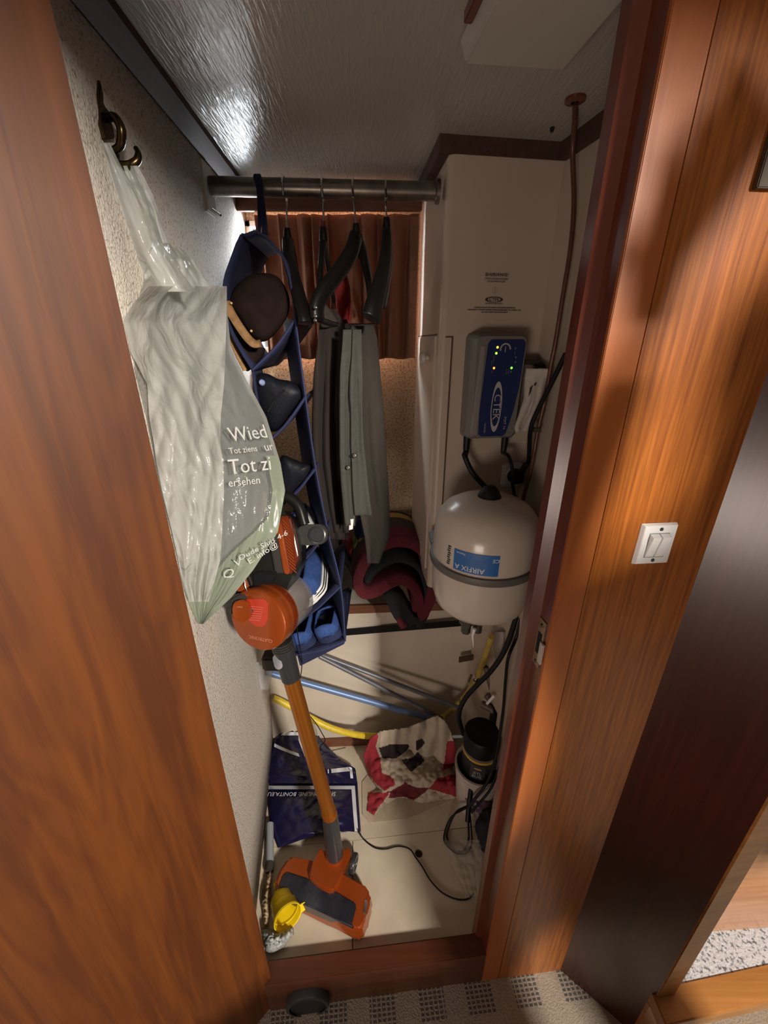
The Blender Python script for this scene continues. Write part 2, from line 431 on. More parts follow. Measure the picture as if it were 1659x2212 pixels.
b = BM(); prism(b, [pa+Vector((0, 0, -.011)), pb+Vector((0, 0, -.011)), pb+Vector((0, 0, .011)), pa+Vector((0, 0, .011))], (0, -0.006, 0))
mk('wooden_cleat', b, mat('dark_cleat', (0.07, 0.035, 0.022), 0.7), smooth=False, label='short dark brown strip screwed to the cream panel beside the yellow hose', cat='cleat')
# locker floor: base and loose boards
fl = thing('floor', (0, 0.85, -0.012), None, None, kind='structure')
b = BM(); plan(b, [(-0.50, 0.5), (0.46, 0.56), (0.46, 1.18), (-0.50, 1.16)], -0.035, -0.013)
mk('floor_base', b, mat('floor_gap_dark', (0.05, 0.035, 0.025), 0.8), fl, smooth=False)  # dark brown base that shows in the joints between the boards
g = 0.0012
sA, sB, sC = (-0.102, 0.806), (0.46, 0.862), (-0.084, 0.545)
b = BM(); plan(b, [(-0.50, 0.775), (sA[0]-g, sA[1]+0.0), (sB[0], sB[1]+g), (0.46, 1.18), (-0.50, 1.16)], -0.012, 0.0)
mk('floor_board', b, FLOORM, fl, smooth=False)
b = BM(); plan(b, [(-0.50, 0.50), (sC[0]-g, sC[1]), (sA[0]-g, sA[1]-g), (-0.50, 0.775-g)], -0.012, 0.0)
mk('floor_board', b, FLOORM, fl, smooth=False)
# front board with a round finger hole
def board_with_hole(bm, poly, c, r, z0, z1, n=40):
    c = Vector((c[0], c[1])); angs = [2*math.pi*i/n for i in range(n)]
    for q in poly: angs.append(math.atan2(q[1]-c.y, q[0]-c.x) % (2*math.pi))
    angs = sorted(angs); inn, out = [], []
    for a in angs:
        d = Vector((math.cos(a), math.sin(a))); best = 9
        for i in range(len(poly)):
            p, q = Vector(poly[i]), Vector(poly[(i+1) % len(poly)]); e = q-p
            den = d.x*e.y-d.y*e.x
            if abs(den) < 1e-9: continue
            w_ = p-c; t = (w_.x*e.y-w_.y*e.x)/den; s = (w_.x*d.y-w_.y*d.x)/den
            if t > 0 and -1e-6 <= s <= 1+1e-6: best = min(best, t)
        inn.append(c+d*r); out.append(c+d*best)
    N = len(angs)
    V = [[bm.verts.new((p.x, p.y, z)) for p in L] for L, z in ((inn, z1), (out, z1), (out, z0), (inn, z0))]
    for k in range(4):
        A, B = V[k], V[(k+1) % 4]
        for i in range(N): bm.faces.new((A[i], A[(i+1) % N], B[(i+1) % N], B[i]))
b = BM(); board_with_hole(b, [(sC[0]+g, sC[1]), (0.46, 0.60), (sB[0], sB[1]-g), (sA[0]+g, sA[1]-g)], (0.111, 0.77), 0.0125, -0.012, 0.0)
mk('floor_board', b, FLOORM, fl, smooth=False)
# sill of the door opening
SL, SR = -0.30, 0.45
b = BM()
hexa(b, [(SL, Yb(SL), -0.115), (SR, Yb(SR), -0.115), (SR, Yb(SR)+0.045, -0.115), (SL, Yb(SL)+0.045, -0.115)],
        [(SL, Yb(SL), 0.03), (SR, Yb(SR), 0.03), (SR, Yb(SR)+0.045, 0.03), (SL, Yb(SL)+0.045, 0.03)])
struct('trim_sill', b, SILLW, bevel=0.003)
# cabin floor outside
def cabin_carpet():
    m, nt, p = newmat('cabin_carpet'); p.inputs['Roughness'].default_value = 0.95
    tc = nt.nodes.new('ShaderNodeTexCoord'); mp = nt.nodes.new('ShaderNodeMapping')
    mp.inputs['Rotation'].default_value = (0, 0, -0.09)
    nt.links.new(tc.outputs['Object'], mp.inputs['Vector'])
    sx = nt.nodes.new('ShaderNodeSeparateXYZ'); nt.links.new(mp.outputs[0], sx.inputs[0])
    def stripe(sock, period, duty, ph):
        a = nt.nodes.new('ShaderNodeMath'); a.operation = 'MULTIPLY_ADD'; a.inputs[1].default_value = 1/period; a.inputs[2].default_value = ph
        f = nt.nodes.new('ShaderNodeMath'); f.operation = 'FRACT'; l = nt.nodes.new('ShaderNodeMath'); l.operation = 'LESS_THAN'; l.inputs[1].default_value = duty
        nt.links.new(sock, a.inputs[0]); nt.links.new(a.outputs[0], f.inputs[0]); nt.links.new(f.outputs[0], l.inputs[0]); return l.outputs[0]
    def mul(a, c):
        q = nt.nodes.new('ShaderNodeMath'); q.operation = 'MULTIPLY'; nt.links.new(a, q.inputs[0]); nt.links.new(c, q.inputs[1]); return q.outputs[0]
    blk = mul(stripe(sx.outputs[0], 0.1295, 0.54, 0.159), stripe(sx.outputs[1], 0.16, 0.43, 0.075))
    thr = mul(stripe(sx.outputs[0], 0.0125, 0.7, 0), stripe(sx.outputs[1], 0.009, 0.6, 0))
    fac = mul(blk, thr)
    n = nt.nodes.new('ShaderNodeTexNoise'); n.inputs['Scale'].default_value = 260
    nt.links.new(tc.outputs['Object'], n.inputs['Vector'])
    r = nt.nodes.new('ShaderNodeValToRGB')
    r.color_ramp.elements[0].color = (0.26, 0.21, 0.16, 1); r.color_ramp.elements[1].color = (0.46, 0.39, 0.31, 1)
    nt.links.new(n.outputs['Fac'], r.inputs['Fac'])
    mx = nt.nodes.new('ShaderNodeMix'); mx.data_type = 'RGBA'
    nt.links.new(fac, mx.inputs['Factor']); nt.links.new(r.outputs[0], mx.inputs['A']); mx.inputs['B'].default_value = (0.095, 0.09, 0.09, 1)
    nt.links.new(mx.outputs['Result'], p.inputs['Base Color'])
    b_ = nt.nodes.new('ShaderNodeBump'); b_.inputs['Strength'].default_value = 0.8; b_.inputs['Distance'].default_value = 0.003
    nt.links.new(n.outputs['Fac'], b_.inputs['Height']); nt.links.new(b_.outputs[0], p.inputs['Normal'])
    return m
b = BM(); plan(b, [(-1.6, -2.2), (1.8, -2.2), (1.8, 0.56), (0.40, 0.545), (-1.6, 0.46)], -0.13, -0.112)
struct('floor_cabin', b, cabin_carpet(), smooth=False)
# door post on the right: stepped mahogany profile
b = BM(); plan(b, [(0.243, 0.583), (0.246, 0.564), (0.262, 0.557), (0.267, 0.529), (0.47, 0.546), (0.47, 0.583)], -0.112, 1.95)
post = struct('trim_door_post', b, MAHOG, smooth=False)
b = BM(); plan(b, [(0.2665, Yb(0.2665)-0.002), (0.312, Yb(0.312)-0.002), (0.312, Yb(0.312)+0.006), (0.2665, Yb(0.2665)+0.006)], -0.112, 1.95)
struct('trim_post_board', b, TRIMW, smooth=False, bevel=0.001)
b = BM(); plan(b, [(0.3135, Yb(0.3135)-0.001), (0.495, Yb(0.495)-0.001), (0.495, Yb(0.495)+0.012), (0.3135, Yb(0.3135)+0.012)], -0.112, 1.95)
struct('wall_front_right', b, VENEER, smooth=False)
# head of the door opening
b = BM(); plan(b, [(-0.30, Yb(-0.30)), (0.28, Yb(0.28)), (0.28, Yb(0.28)+0.03), (-0.30, Yb(-0.30)+0.03)], 1.835, 2.0)
struct('trim_door_head', b, MAHOG, smooth=False)
# dark panel on the right, set at an angle
b = BM(); plan(b, [(0.49, Yb(0.49)), (0.632, 0.434), (0.645, 0.45), (0.505, Yb(0.49)+0.02)], -0.112, 2.0)
struct('wall_side_panel', b, DARKW, smooth=False)
# low opening on the far right: post, threshold, carpet step and riser
b = BM(); plan(b, [(0.632, 0.430), (0.680, 0.437), (0.680, 0.46), (0.632, 0.455)], 0.10, 1.93)
struct('trim_side_post', b, GOLDW, smooth=False, bevel=0.002)
b = BM(); plan(b, [(0.626, 0.388), (1.25, 0.475), (1.25, 0.53), (0.626, 0.445)], 0.055, 0.10)
struct('trim_threshold', b, GOLDW, smooth=False, bevel=0.003)
b = BM(); plan(b, [(0.66, 0.44), (1.4, 0.53), (1.4, 0.62), (0.66, 0.53)], 0.06, 0.097)
struct('floor_step', b, carpet('pale_carpet', (0.62, 0.63, 0.66), (0.16, 0.17, 0.19), scale=260, amount=0.44, bump=1.0, bsc=150), smooth=False)
b = BM(); plan(b, [(0.64, 0.535), (1.4, 0.575), (1.4, 0.60), (0.64, 0.56)], 0.05, 1.93)
struct('wall_step_riser', b, wood('pale_teak', (0.42, 0.20, 0.10), (0.55, 0.29, 0.15), grain='x'), smooth=False)
b = BM(); plan(b, [(0.626, 0.43), (1.25, 0.52), (1.25, 0.53), (0.626, 0.44)], -0.112, 0.055)
struct('wall_threshold_riser', b, GOLDW, smooth=False)
# open door on the left
dr = Vector((-0.70, -0.714)); dn = Vector((-0.714, 0.70))
b = BM(); h0 = Vector((-0.2845, 0.4865))
q = [h0, h0+dr*0.62, h0+dr*0.62+dn*0.02, h0+dn*0.02]
plan(b, [(p.x, p.y) for p in q], -0.10, 1.92)
struct('door_1', b, TEAK, smooth=False)
# bulkhead left of the opening, behind the open door
b = BM(); plan(b, [(-0.305, Yb(-0.305)+0.014), (-1.3, 0.42), (-1.3, 0.46), (-0.305, Yb(-0.305)+0.045)], -0.112, 2.0)
struct('wall_front_left', b, TEAK, smooth=False)
# panel hatch under the ceiling
ht = thing('ceiling_hatch', (0.18, 0.65, 1.83), 'pale rectangular hatch panel fixed under the grey ceiling', 'hatch')
b = BM(); hexa(b, [(0.105, 0.707, 1.832), (0.237, 0.72, 1.832), (0.256, 0.57, 1.832), (0.124, 0.56, 1.832)],
                  [(0.097, 0.715, CZ), (0.245, 0.73, CZ), (0.265, 0.57, CZ), (0.115, 0.56, CZ)])
mk('panel', b, mat('hatch_paint', (0.42, 0.39, 0.34), 0.4), ht, bevel=0.003)
b = BM(); hexa(b, [(0.094, 0.665, 1.848), (0.104, 0.666, 1.848), (0.109, 0.625, 1.848), (0.100, 0.622, 1.848)],
                  [(0.094, 0.665, CZ), (0.104, 0.666, CZ), (0.109, 0.625, CZ), (0.100, 0.622, CZ)])
mk('latch', b, MAHOG, ht, bevel=0.001)
# narrow cupboard door on the side of the column
cd = thing('door_2', (0.115, 1.1, 0.75), None, None, kind='structure')
def colx(Y): return 0.122-0.028*(Y-1.0)/0.34
b = BM(); plan(b, [(colx(1.012)-0.004, 1.012), (colx(1.27)-0.004, 1.27), (colx(1.27)+0.002, 1.27), (colx(1.012)+0.002, 1.012)], 0.90, 1.515)
mk('door_leaf', b, CREAM2, cd, smooth=False, bevel=0.002)
kc = P(926, 773, x=colx(1.1)-0.004)
b = BM(); lathe(b, [(0.0, 0.0), (0.005, 0.0), (0.006, 0.008), (0.013, 0.011), (0.014, 0.018), (0.010, 0.022), (0, 0.022)], kc, (-1, -0.08, 0), 20)
mk('knob', b, mat('polished_knob', (0.75, 0.73, 0.70), 0.25, metal=0.5), cd)
b = BM(); plan(b, [(colx(1.005)-0.0012, 1.005), (colx(1.27)-0.0012, 1.27), (colx(1.27)+0.002, 1.27), (colx(1.005)+0.002, 1.005)], 1.5155, 1.5185)
plan(b, [(0.136, 0.9742), (0.153, 0.9763), (0.153, 0.980), (0.136, 0.980)], 1.5105, 1.5135)
mk('gap', b, mat('seam_dark', (0.09, 0.05, 0.03), 0.8), cd, smooth=False)
# front seam strip of the column
b = BM(); plan(b, [(0.150, 0.9745), (0.153, 0.9748), (0.153, 0.977), (0.150, 0.977)], 0.9, 1.512)
struct('trim_8', b, mat('seam_dark', (0.09, 0.05, 0.03), 0.8), smooth=False)
# unseen box added behind the viewer to shade the sill and cabin carpet
b = BM(); plan(b, [(-0.05, -0.46), (0.50, -0.46), (0.50, -0.12), (-0.05, -0.12)], -0.112, 0.585)
struct('shade_box', b, TEAK, smooth=False, bevel=0.004)
# cabin ceiling over the viewer
b = BM(); plan(b, [(-1.6, -0.45), (1.8, -0.45), (1.8, 0.49), (-1.6, 0.40)], 1.93, 1.95)
struct('ceiling_cabin', b, mat('cabin_ceiling', (0.5, 0.47, 0.43), 0.6), smooth=False)
# ================================================================== HANGING THINGS
# ---- wardrobe rail
RL, RR = P(455, 402, Y=0.99), P(946, 414, Y=1.0)
rail = thing('clothes_rail', (RL+RR)/2, 'dull steel tube clothes rail spanning the locker under the ceiling', 'rail')
b = BM(); sweep(b, [lerp(RL, RR, i/10) for i in range(11)], 0.0165, 20)
mk('tube', b, STEEL, rail)
b = BM(); lathe(b, [(0, -0.003), (0.021, -0.003), (0.021, 0.004), (0.0168, 0.006)], RR, RL-RR, 28)
mk('end_flange', b, STEEL, rail)
b = BM(); box(b, RL+Vector((-0.008, 0.0, -0.004)), (0.010, 0.05, 0.085)); mk('wall_plate', b, OFFW, rail, bevel=0.002)
b = BM(); sweep(b, [RL+Vector((0.0, -0.01, -0.040)), RL+Vector((0.018, -0.016, -0.052))], 0.0022, 8); mk('screw', b, CHROME, rail)
def on_rail(u, v=402):
    p = P(u, v, Y=0.99); t = (p.x-RL.x)/(RR.x-RL.x); return lerp(RL, RR, t)

# ---- coat hook
hk = thing('coat_hook', P(235, 290, x=-0.33), 'old brass double coat hook with pointed backplate on the left wall', 'hook')
b = BM()
outl = [(206, 172), (213, 205), (211, 222), (216, 232), (229, 246), (227, 258), (236, 282), (238, 300), (216, 302), (212, 285), (207, 268), (209, 256), (208, 232), (204, 210)]
prism(b, [P(u, v, x=-0.3325) for u, v in outl], (0.006, 0, 0))
mk('backplate', b, BRASS, hk, bevel=0.001)
b = BM(); A = P(236, 285, x=-0.328); sweep(b, catmull([A+Vector((0, 0, 0.012)), A+Vector((0.012, -0.004, 0.012)), A+Vector((0.018, -0.006, 0.0)), A+Vector((0.012, -0.004, -0.014)), A+Vector((0.0, 0, -0.018))], 6), lambda t: 0.0052-0.002*abs(t-0.5), 10)
mk('upper_hook', b, BRASS, hk)
b = BM(); f = VF(275, 350, 0.62)
sweep(b, catmull([f(238, 300, -0.012), f(248, 343, -0.004), f(262, 357, 0), f(282, 361, 0.002), f(298, 350, 0.002), f(301, 335, 0.002), f(295, 322, 0.001)], 6), lambda t: 0.0030+0.0022*math.sin(math.pi*min(1, t*1.1)), 12)
mk('lower_hook', b, BRASS, hk)

# ---- plastic carrier bag
FILM = plastic_film('clear_bag_film', (0.68, 0.68, 0.635), 0.82, rough=0.17, transl=0.35, bump=0.9, bscale=16)
FILMP = plastic_film('grey_bag_film', (0.22, 0.23, 0.22), 0.50, rough=0.16, transl=0.3, bump=0.9, bscale=18)
FILMG = plastic_film('green_bag_film', (0.36, 0.41, 0.31), 0.92, rough=0.25, transl=0.35, bump=0.3, bscale=16)
PRINTW = mat('white_print', (0.62, 0.62, 0.58), 0.6)
bagt = thing('carrier_bag', P(430, 1345, Y=0.6), 'crumpled translucent plastic carrier bag with white lettering hanging from the brass hook', 'plastic bag')
BR = [(620, 330, 488, 0.60, 0.84), (655, 290, 490, 0.585, 0.84), (695, 264, 493, 0.577, 0.84), (760, 280, 500, 0.570, 0.83), (900, 316, 575, 0.567, 0.80), (1000, 335, 606, 0.570, 0.75),
      (1060, 347, 616, 0.572, 0.72), (1150, 370, 600, 0.574, 0.68), (1230, 390, 548, 0.577, 0.65), (1290, 402, 500, 0.582, 0.63), (1348, 428, 440, 0.592, 0.60)]
def bagpt(s, t, lift=0.0, wr_=1.0):
    v, uL, uR, YL, YR = rows_at(BR, t)
    u = lerp(uL, uR, s); Y = lerp(YL, YR, s)
    p = P(u, v, Y=Y)
    e = math.sin(math.pi*min(1, max(0, s)))
    wv = 0.010*fold(s*2.6+t*1.2, t*2.2, 2.2, 3.1)+0.006*fold(s*8+t*3, t*3, 1.5, 9)+0.0035*fold(s*14-t*6, t*10, 1.6, 5)
    d = (Vector((0, 0, H))-p).normalized()
    return p+d*(lift+wv*wr_*(0.25+0.75*e))
def green_edge(s): return 0.875-0.235*max(0, (s-0.42))/0.58
b = BM(); surf(b, lambda s, t: bagpt(s, t), 130, 210, lambda s, t: 1 if t > green_edge(s) or (s > 0.90 and 0.5 < t) else 0)
mk('printed_side', b, [FILMP, FILMG], bagt, angle=180)
b = BM(); surf(b, lambda s, t: bagpt(s, t, -0.030 if 0.02 < t < 0.97 else -0.004, 0.6), 40, 70, lambda s, t: 1 if t > 0.9 else 0)
mk('rear_side', b, [FILM, FILMG], bagt, angle=180)
FR = [(618, 322, 490), (650, 292, 490), (690, 266, 489), (760, 282, 487), (830, 318, 484), (900, 322, 477), (960, 333, 476), (1000, 338, 482), (1060, 350, 484), (1150, 372, 480), (1210, 385, 476), (1262, 394, 462), (1300, 408, 450)]
def frontpt(s, t):
    v, uL, uR = rows_at(FR, t); u = lerp(uL, uR, s)
    T = (v-620)/(1348-620)
    v2, aL, aR, YL, YR = rows_at(BR, max(0, min(1, T)))
    Y = lerp(YL, YR, (u-aL)/(aR-aL))
    p = P(u, v, Y=Y); d = (Vector((0, 0, H))-p).normalized()
    cr = 0.015*fold(s*2.2+t*1.4, t*1.8, 1.6, 21)+0.020*(0.4-abs(fold(s*2.6+t*3.0, t*2.6, 1.3, 4)))+0.010*(0.35-abs(fold(s*5-t*6, t*6, 1.2, 8)))
    return p+d*(0.016+cr)
b = BM(); surf(b, frontpt, 60, 100); mk('front_fold', b, FILM, bagt, angle=180)
# left hand gather behind
LR_ = [(515, 250, 300), (560, 240, 330), (640, 255, 360), (720, 268, 350), (780, 285, 330)]
def leftpt(s, t):
    v, uL, uR = rows_at(LR_, t); u = lerp(uL, uR, s)
    p = P(u, v, Y=0.60+0.08*s); d = (Vector((0, 0, H))-p).normalized()
    return p+d*(-0.004+0.008*fold(s*3, t*3, 2, 2))
b = BM(); surf(b, leftpt, 20, 30); mk('gather', b, FILM, bagt, angle=180)
NR = [(520, 330, 375), (560, 318, 415), (600, 312, 440), (640, 300, 470)]
def neckpt(s, t):
    v, uL, uR = rows_at(NR, t); u = lerp(uL, uR, s)
    p = P(u, v, Y=0.625+0.19*s); d = (Vector((0, 0, H))-p).normalized()
    return p+d*(0.0+0.012*fold(s*5+t, t*2, 2, 12)+0.004*fold(s*15, t*6, 2, 1))
b = BM(); surf(b, neckpt, 36, 30); mk('neck', b, FILM, bagt, angle=180)
def strap(rows, Y0, Y1, name='handle', seed=0.0):
    def f(s, t):
        v, uL, uR = rows_at(rows, t); u = lerp(uL, uR, s)
        p = P(u, v, Y=lerp(Y0, Y1, t)); d = (Vector((0, 0, H))-p).normalized()
        return p+d*(0.006*math.sin(s*math.pi*3+seed)*(0.4+t)+0.004*fold(s*4, t*4, 2, seed))
    bb = BM(); surf(bb, f, 16, 30); mk(name, bb, FILM, bagt, angle=180)
strap([(358, 266, 298), (420, 285, 330), (480, 312, 350), (525, 325, 366)], 0.61, 0.645, seed=1)
strap([(310, 218, 238), (360, 232, 262), (420, 245, 300), (520, 275, 345), (600, 305, 400), (630, 312, 425)], 0.60, 0.645, seed=4)
# lettering on the bag
def bagtext(body, u, v, size, ang=0.0, name='lettering', align='LEFT'):
    s0 = None
    for T_ in (0,):
        t = (v-620)/728; r_ = rows_at(BR, t); s = (u-r_[1])/(r_[2]-r_[1])
    O = bagpt(s, t, 0.010); X = bagpt(min(1, s+0.12), t, 0.010); D = bagpt(s, t+0.04, 0.010)
    R = (X-O).normalized(); U = (O-D); U = (U-R*U.dot(R)).normalized()
    if ang:
        q = Matrix.Rotation(ang, 3, R.cross(U)); R = q @ R; U = q @ U
    text(name, body, O, R, U, size, PRINTW, bagt, align, lift=0.013, extr=0.0001)
bagtext('Wied', 486, 946, 0.036, 0.10)
bagtext('Tot ziens', 486, 980, 0.015, 0.10)
bagtext('Tot zi', 484, 1012, 0.036, 0.10)
bagtext('ersehen', 484, 1044, 0.019, 0.10)
bagtext('ur', 562, 972, 0.022, 0.10)
bagtext('Oude Sluis 4-6', 508, 1200, 0.0165, 0.60)
bagtext('E. info@', 530, 1208, 0.017, 0.66)
bagtext('V', 498, 1212, 0.024, 0.6)
bagtext('Q', 474, 1236, 0.026, 0.5)

# ---- hangers
hgroup = 'black clothes hangers on the steel rail'
def hanger(u_top, neck, arms, label, width=0.020, clip=False):
    top = on_rail(u_top); N = P(*neck[:2], Y=neck[2])
    t = thing('clothes_hanger', N, label, 'hanger', hgroup)
    b = BM(); r = 0.0185
    hookpts = [top+Vector((0, -r*0.9, -r*0.9))]+[top+Vector((0, -r*math.cos(a), r*math.sin(a))) for a in [0.2, 0.9, 1.57, 2.3, 3.0, 3.6]]
    hookpts += [lerp(top, N, 0.4)+Vector((0, r*0.5, 0)), N+Vector((0, 0, 0.0))]
    sweep(b, catmull(hookpts, 5), 0.0020, 8); mk('hook', b, CHROME, t)
    b = BM(); lathe(b, [(0, 0.012), (0.006, 0.012), (0.008, 0.0), (0.009, -0.012), (0, -0.013)], N, (0, 0, 1), 16); mk('neck', b, SATBLK, t)
    for pts, w0, w1 in arms:
        b = BM(); path = catmull([N+Vector((0, 0, -0.008))]+[P(u, v, Y=Y) for u, v, Y in pts], 6)
        sweep(b, path, lambda s, a=w0, c=w1: lerp(a, c, s), 14, sx=0.62)
        subsurf(mk('arm', b, SATBLK, t), 1)
    return t
hanger(613, (621, 508, 0.985), [([(626, 560, 0.95), (640, 620, 0.91), (658, 680, 0.88), (662, 700, 0.875)], 0.014, 0.021), ([(632, 560, 1.02), (640, 610, 1.08), (650, 650, 1.14)], 0.013, 0.010)],
       'leftmost black clothes hanger beside the navy shoe organiser')
h2 = hanger(696, (698, 505, 0.99), [([(694, 560, 0.97), (691, 610, 0.95), (689, 655, 0.94)], 0.008, 0.006), ([(708, 570, 1.04), (716, 620, 1.09), (722, 655, 1.12)], 0.007, 0.006)],
       'thin black hanger with red neck, second from the left, carrying brown trousers')
h3 = hanger(762, (769, 498, 0.985), [([(758, 545, 0.96), (730, 590, 0.93), (700, 628, 0.90), (685, 660, 0.885), (686, 692, 0.88)], 0.017, 0.017), ([(785, 555, 1.02), (797, 610, 1.07), (801, 660, 1.12)], 0.014, 0.009)],
       'broad black hanger turned sideways above the grey trousers')
hanger(833, (835, 485, 0.985), [([(834, 550, 0.96), (822, 610, 0.92), (808, 660, 0.89), (800, 690, 0.88)], 0.012, 0.024), ([(840, 560, 1.02), (834, 620, 1.07), (828, 665, 1.12)], 0.011, 0.012)],
       'rightmost black clothes hanger, its shoulder end worn and frayed')
b = BM(); n2 = P(698, 503, Y=0.99); lathe(b, [(0, 0.02), (0.005, 0.02), (0.0065, 0.0), (0.006, -0.006), (0, -0.006)], n2, (0, 0, 1), 14)
mk('red_collar', b, mat('dark_red', (0.16, 0.02, 0.015), 0.25, coat=0.5), h2)
b = BM(); sweep(b, [P(689, 690, Y=0.90), P(720, 700, Y=0.97), P(748, 700, Y=1.05)], 0.006, 10); mk('trouser_bar', b, SATBLK, h2)
b = BM(); sweep(b, [P(750, 705, Y=0.92), P(785, 705, Y=1.0), P(806, 703, Y=1.08)], 0.006, 10); mk('trouser_bar', b, SATBLK, h3)
for vv in (664, 683, 692):
    b = BM(); lathe(b, [(0, 0.004), (0.003, 0.003), (0.0035, 0)], P(681, vv, Y=0.862), (0, -1, 0.2), 10); mk('rivet', b, CHROME, h3)
# ---- trousers
def sheet(rows, nu, nv, amp, waves, ph=0.0, lift=0.0, seed=1.0, mi=None, topfade=0.0):
    bb = BM()
    def f(s, t):
        v, uL, uR, YL, YR = rows_at(rows, t)
        p = P(lerp(uL, uR, s), v, Y=lerp(YL, YR, s)); d = (Vector((0, 0, H))-p).normalized()
        a = amp*(topfade+(1-topfade)*min(1, t*3))
        return p+d*(lift+a*math.sin(s*math.pi*2*waves+ph+1.2*fold(t*2, s, 1.5, seed))+0.5*a*fold(s*6, t*3, 1, seed))
    surf(bb, f, nu, nv, mi); return bb
BRCORD = mat('brown_corduroy', (0.024, 0.016, 0.013), 0.95, var=0.3, vscale=1.0, stretch=(300, 300, 6), bump=0.4, bscale=1.0, sheen=0.0)
KHAKI = mat('grey_khaki_cloth', (0.038, 0.031, 0.024), 0.95, var=0.10, vscale=60, bump=0.15, bscale=300, sheen=0.0)
KHAKL = mat('pale_grey_green_cloth', (0.060, 0.060, 0.049), 0.95, var=0.12, vscale=90, bump=0.25, bscale=200, sheen=0.0)
tr1 = thing('trousers', P(715, 1150, Y=0.97), 'dark brown corduroy trousers folded over the second hanger', 'trousers')
b = sheet([(668, 698, 722, 0.96, 0.98), (700, 690, 742, 0.95, 1.0), (800, 681, 741, 0.95, 1.0), (900, 677, 740, 0.95, 1.0), (1000, 679, 742, 0.95, 1.0), (1100, 692, 748, 0.95, 1.0), (1150, 704, 752, 0.95, 1.0)], 40, 60, 0.011, 2.3, 0.4, seed=3)
solid(mk('near_leg', b, BRCORD, tr1, angle=180), 0.004)
b = sheet([(690, 700, 748, 1.0, 1.04), (800, 690, 746, 1.0, 1.04), (1000, 688, 748, 1.0, 1.04), (1120, 700, 756, 1.0, 1.04), (1165, 712, 752, 1.0, 1.04)], 30, 40, 0.010, 1.7, 2.0, seed=8)
solid(mk('far_leg', b, BRCORD, tr1, angle=180), 0.004)
b = BM(); surf(b, lambda s, t: P(lerp(697, 745, s)-6*math.sin(t*3.14), lerp(652, 706, max(0, t-0.0)*(0.35+0.65*s)) if False else lerp(650+55*s, 708, t), Y=0.93+0.1*s-0.03*math.sin(t*3.1)), 14, 10)
solid(mk('fold_over_bar', b, mat('brown_cloth', (0.075, 0.058, 0.045), 0.95, var=0.2, vscale=40, sheen=0.0), tr1, angle=180), 0.006)
tr2 = thing('trousers', P(800, 1215, Y=0.95), 'grey khaki jeans with buttoned waistband folded over the third hanger', 'trousers')
b = sheet([(704, 757, 804, 0.93, 1.0), (730, 752, 812, 0.93, 1.0), (800, 750, 818, 0.93, 1.0), (900, 752, 826, 0.93, 1.0), (1000, 756, 833, 0.93, 1.0), (1100, 776, 839, 0.93, 1.0), (1160, 789, 839, 0.93, 0.99), (1190, 793, 826, 0.93, 0.98), (1216, 795, 816, 0.93, 0.97)], 40, 70, 0.007, 1.4, 0.6, seed=5)
solid(mk('leg', b, KHAKI, tr2, angle=180), 0.004)
b = sheet([(712, 740, 764, 0.915, 0.93), (800, 736, 764, 0.915, 0.93), (900, 735, 762, 0.915, 0.93), (985, 736, 760, 0.915, 0.93), (1040, 739, 765, 0.915, 0.93), (1100, 744, 766, 0.915, 0.93), (1134, 748, 766, 0.915, 0.93)], 16, 60, 0.004, 1.2, 0.2, lift=0.004, seed=2)
solid(mk('waistband', b, KHAKL, tr2, angle=180), 0.005)
b = sheet([(712, 760, 778, 0.92, 0.935), (850, 757, 783, 0.92, 0.935), (960, 757, 785, 0.92, 0.935), (1060, 762, 795, 0.92, 0.935), (1112, 766, 802, 0.92, 0.935)], 16, 60, 0.004, 1.0, 1.2, lift=0.003, seed=4)
solid(mk('waistband', b, KHAKL, tr2, angle=180), 0.005)
for u, v in ((766, 984), (752, 1010)):
    b = BM(); lathe(b, [(0, 0.006), (0.004, 0.005), (0.0055, 0.0), (0.0055, -0.003)], P(u, v, Y=0.903), (0, -1, 0.25), 16)
    mk('button', b, mat('dull_button', (0.12, 0.10, 0.08), 0.4, metal=0.6), tr2)
b = BM(); prism(b, [P(u, v, Y=0.914) for u, v in ((755, 1122), (764, 1121), (762, 1143), (754, 1145))], (0, 0.001, 0)); mk('care_tag', b, WHITEP, tr2, smooth=False)
# ---- red cloth behind the hangers
b = sheet([(560, 728, 740, 1.13, 1.13), (620, 722, 756, 1.13, 1.13), (670, 730, 760, 1.13, 1.13), (700, 738, 755, 1.13, 1.13), (712, 742, 750, 1.13, 1.13)], 14, 20, 0.004, 1, 0)
solid(mk('scarf', b, mat('red_cloth', (0.33, 0.022, 0.02), 0.8, sheen=0.0, transl=0.3), angle=180, label='red cloth hanging between the second and third hangers', cat='scarf'), 0.004)

# ---- curtain with wooden pelmet
def curt(s, t):
    x = lerp(-0.330, 0.088, s); z = lerp(1.80, 1.458+0.002*math.sin(s*40), t)
    pl = 0.016*math.sin(s*math.pi*2*10+1.5*math.sin(s*17)+0.8*math.sin(s*41)+0.5*t)*(0.35+0.75*min(1, t*5))*(1-0.45*t)
    return Vector((x+0.006*math.sin(s*63)*(1-t), 1.238+pl+0.006*fold(s*9, t*2, 1, 3), z))
ct = thing('curtain', (-0.13, 1.24, 1.458), 'pleated rust brown curtain drawn across the back window', 'curtain')
CURT = mat('rust_curtain', (0.27, 0.122, 0.072), 0.9, var=0.12, vscale=60, bump=0.1, bscale=400, transl=0.10, sheen=0.0)
b = BM(); surf(b, curt, 260, 30); solid(mk('cloth', b, CURT, ct, angle=180), 0.0012)
b = BM(); surf(b, lambda s, t: curt(s, 0.17+0.004*t)+Vector((0, -0.0015, 0)), 260, 1); mk('stitching', b, CURT, ct)
b = BM(); plan(b, [(-0.368, 1.212), (0.094, 1.212), (0.094, 1.226), (-0.368, 1.226)], 1.802, 1.846)
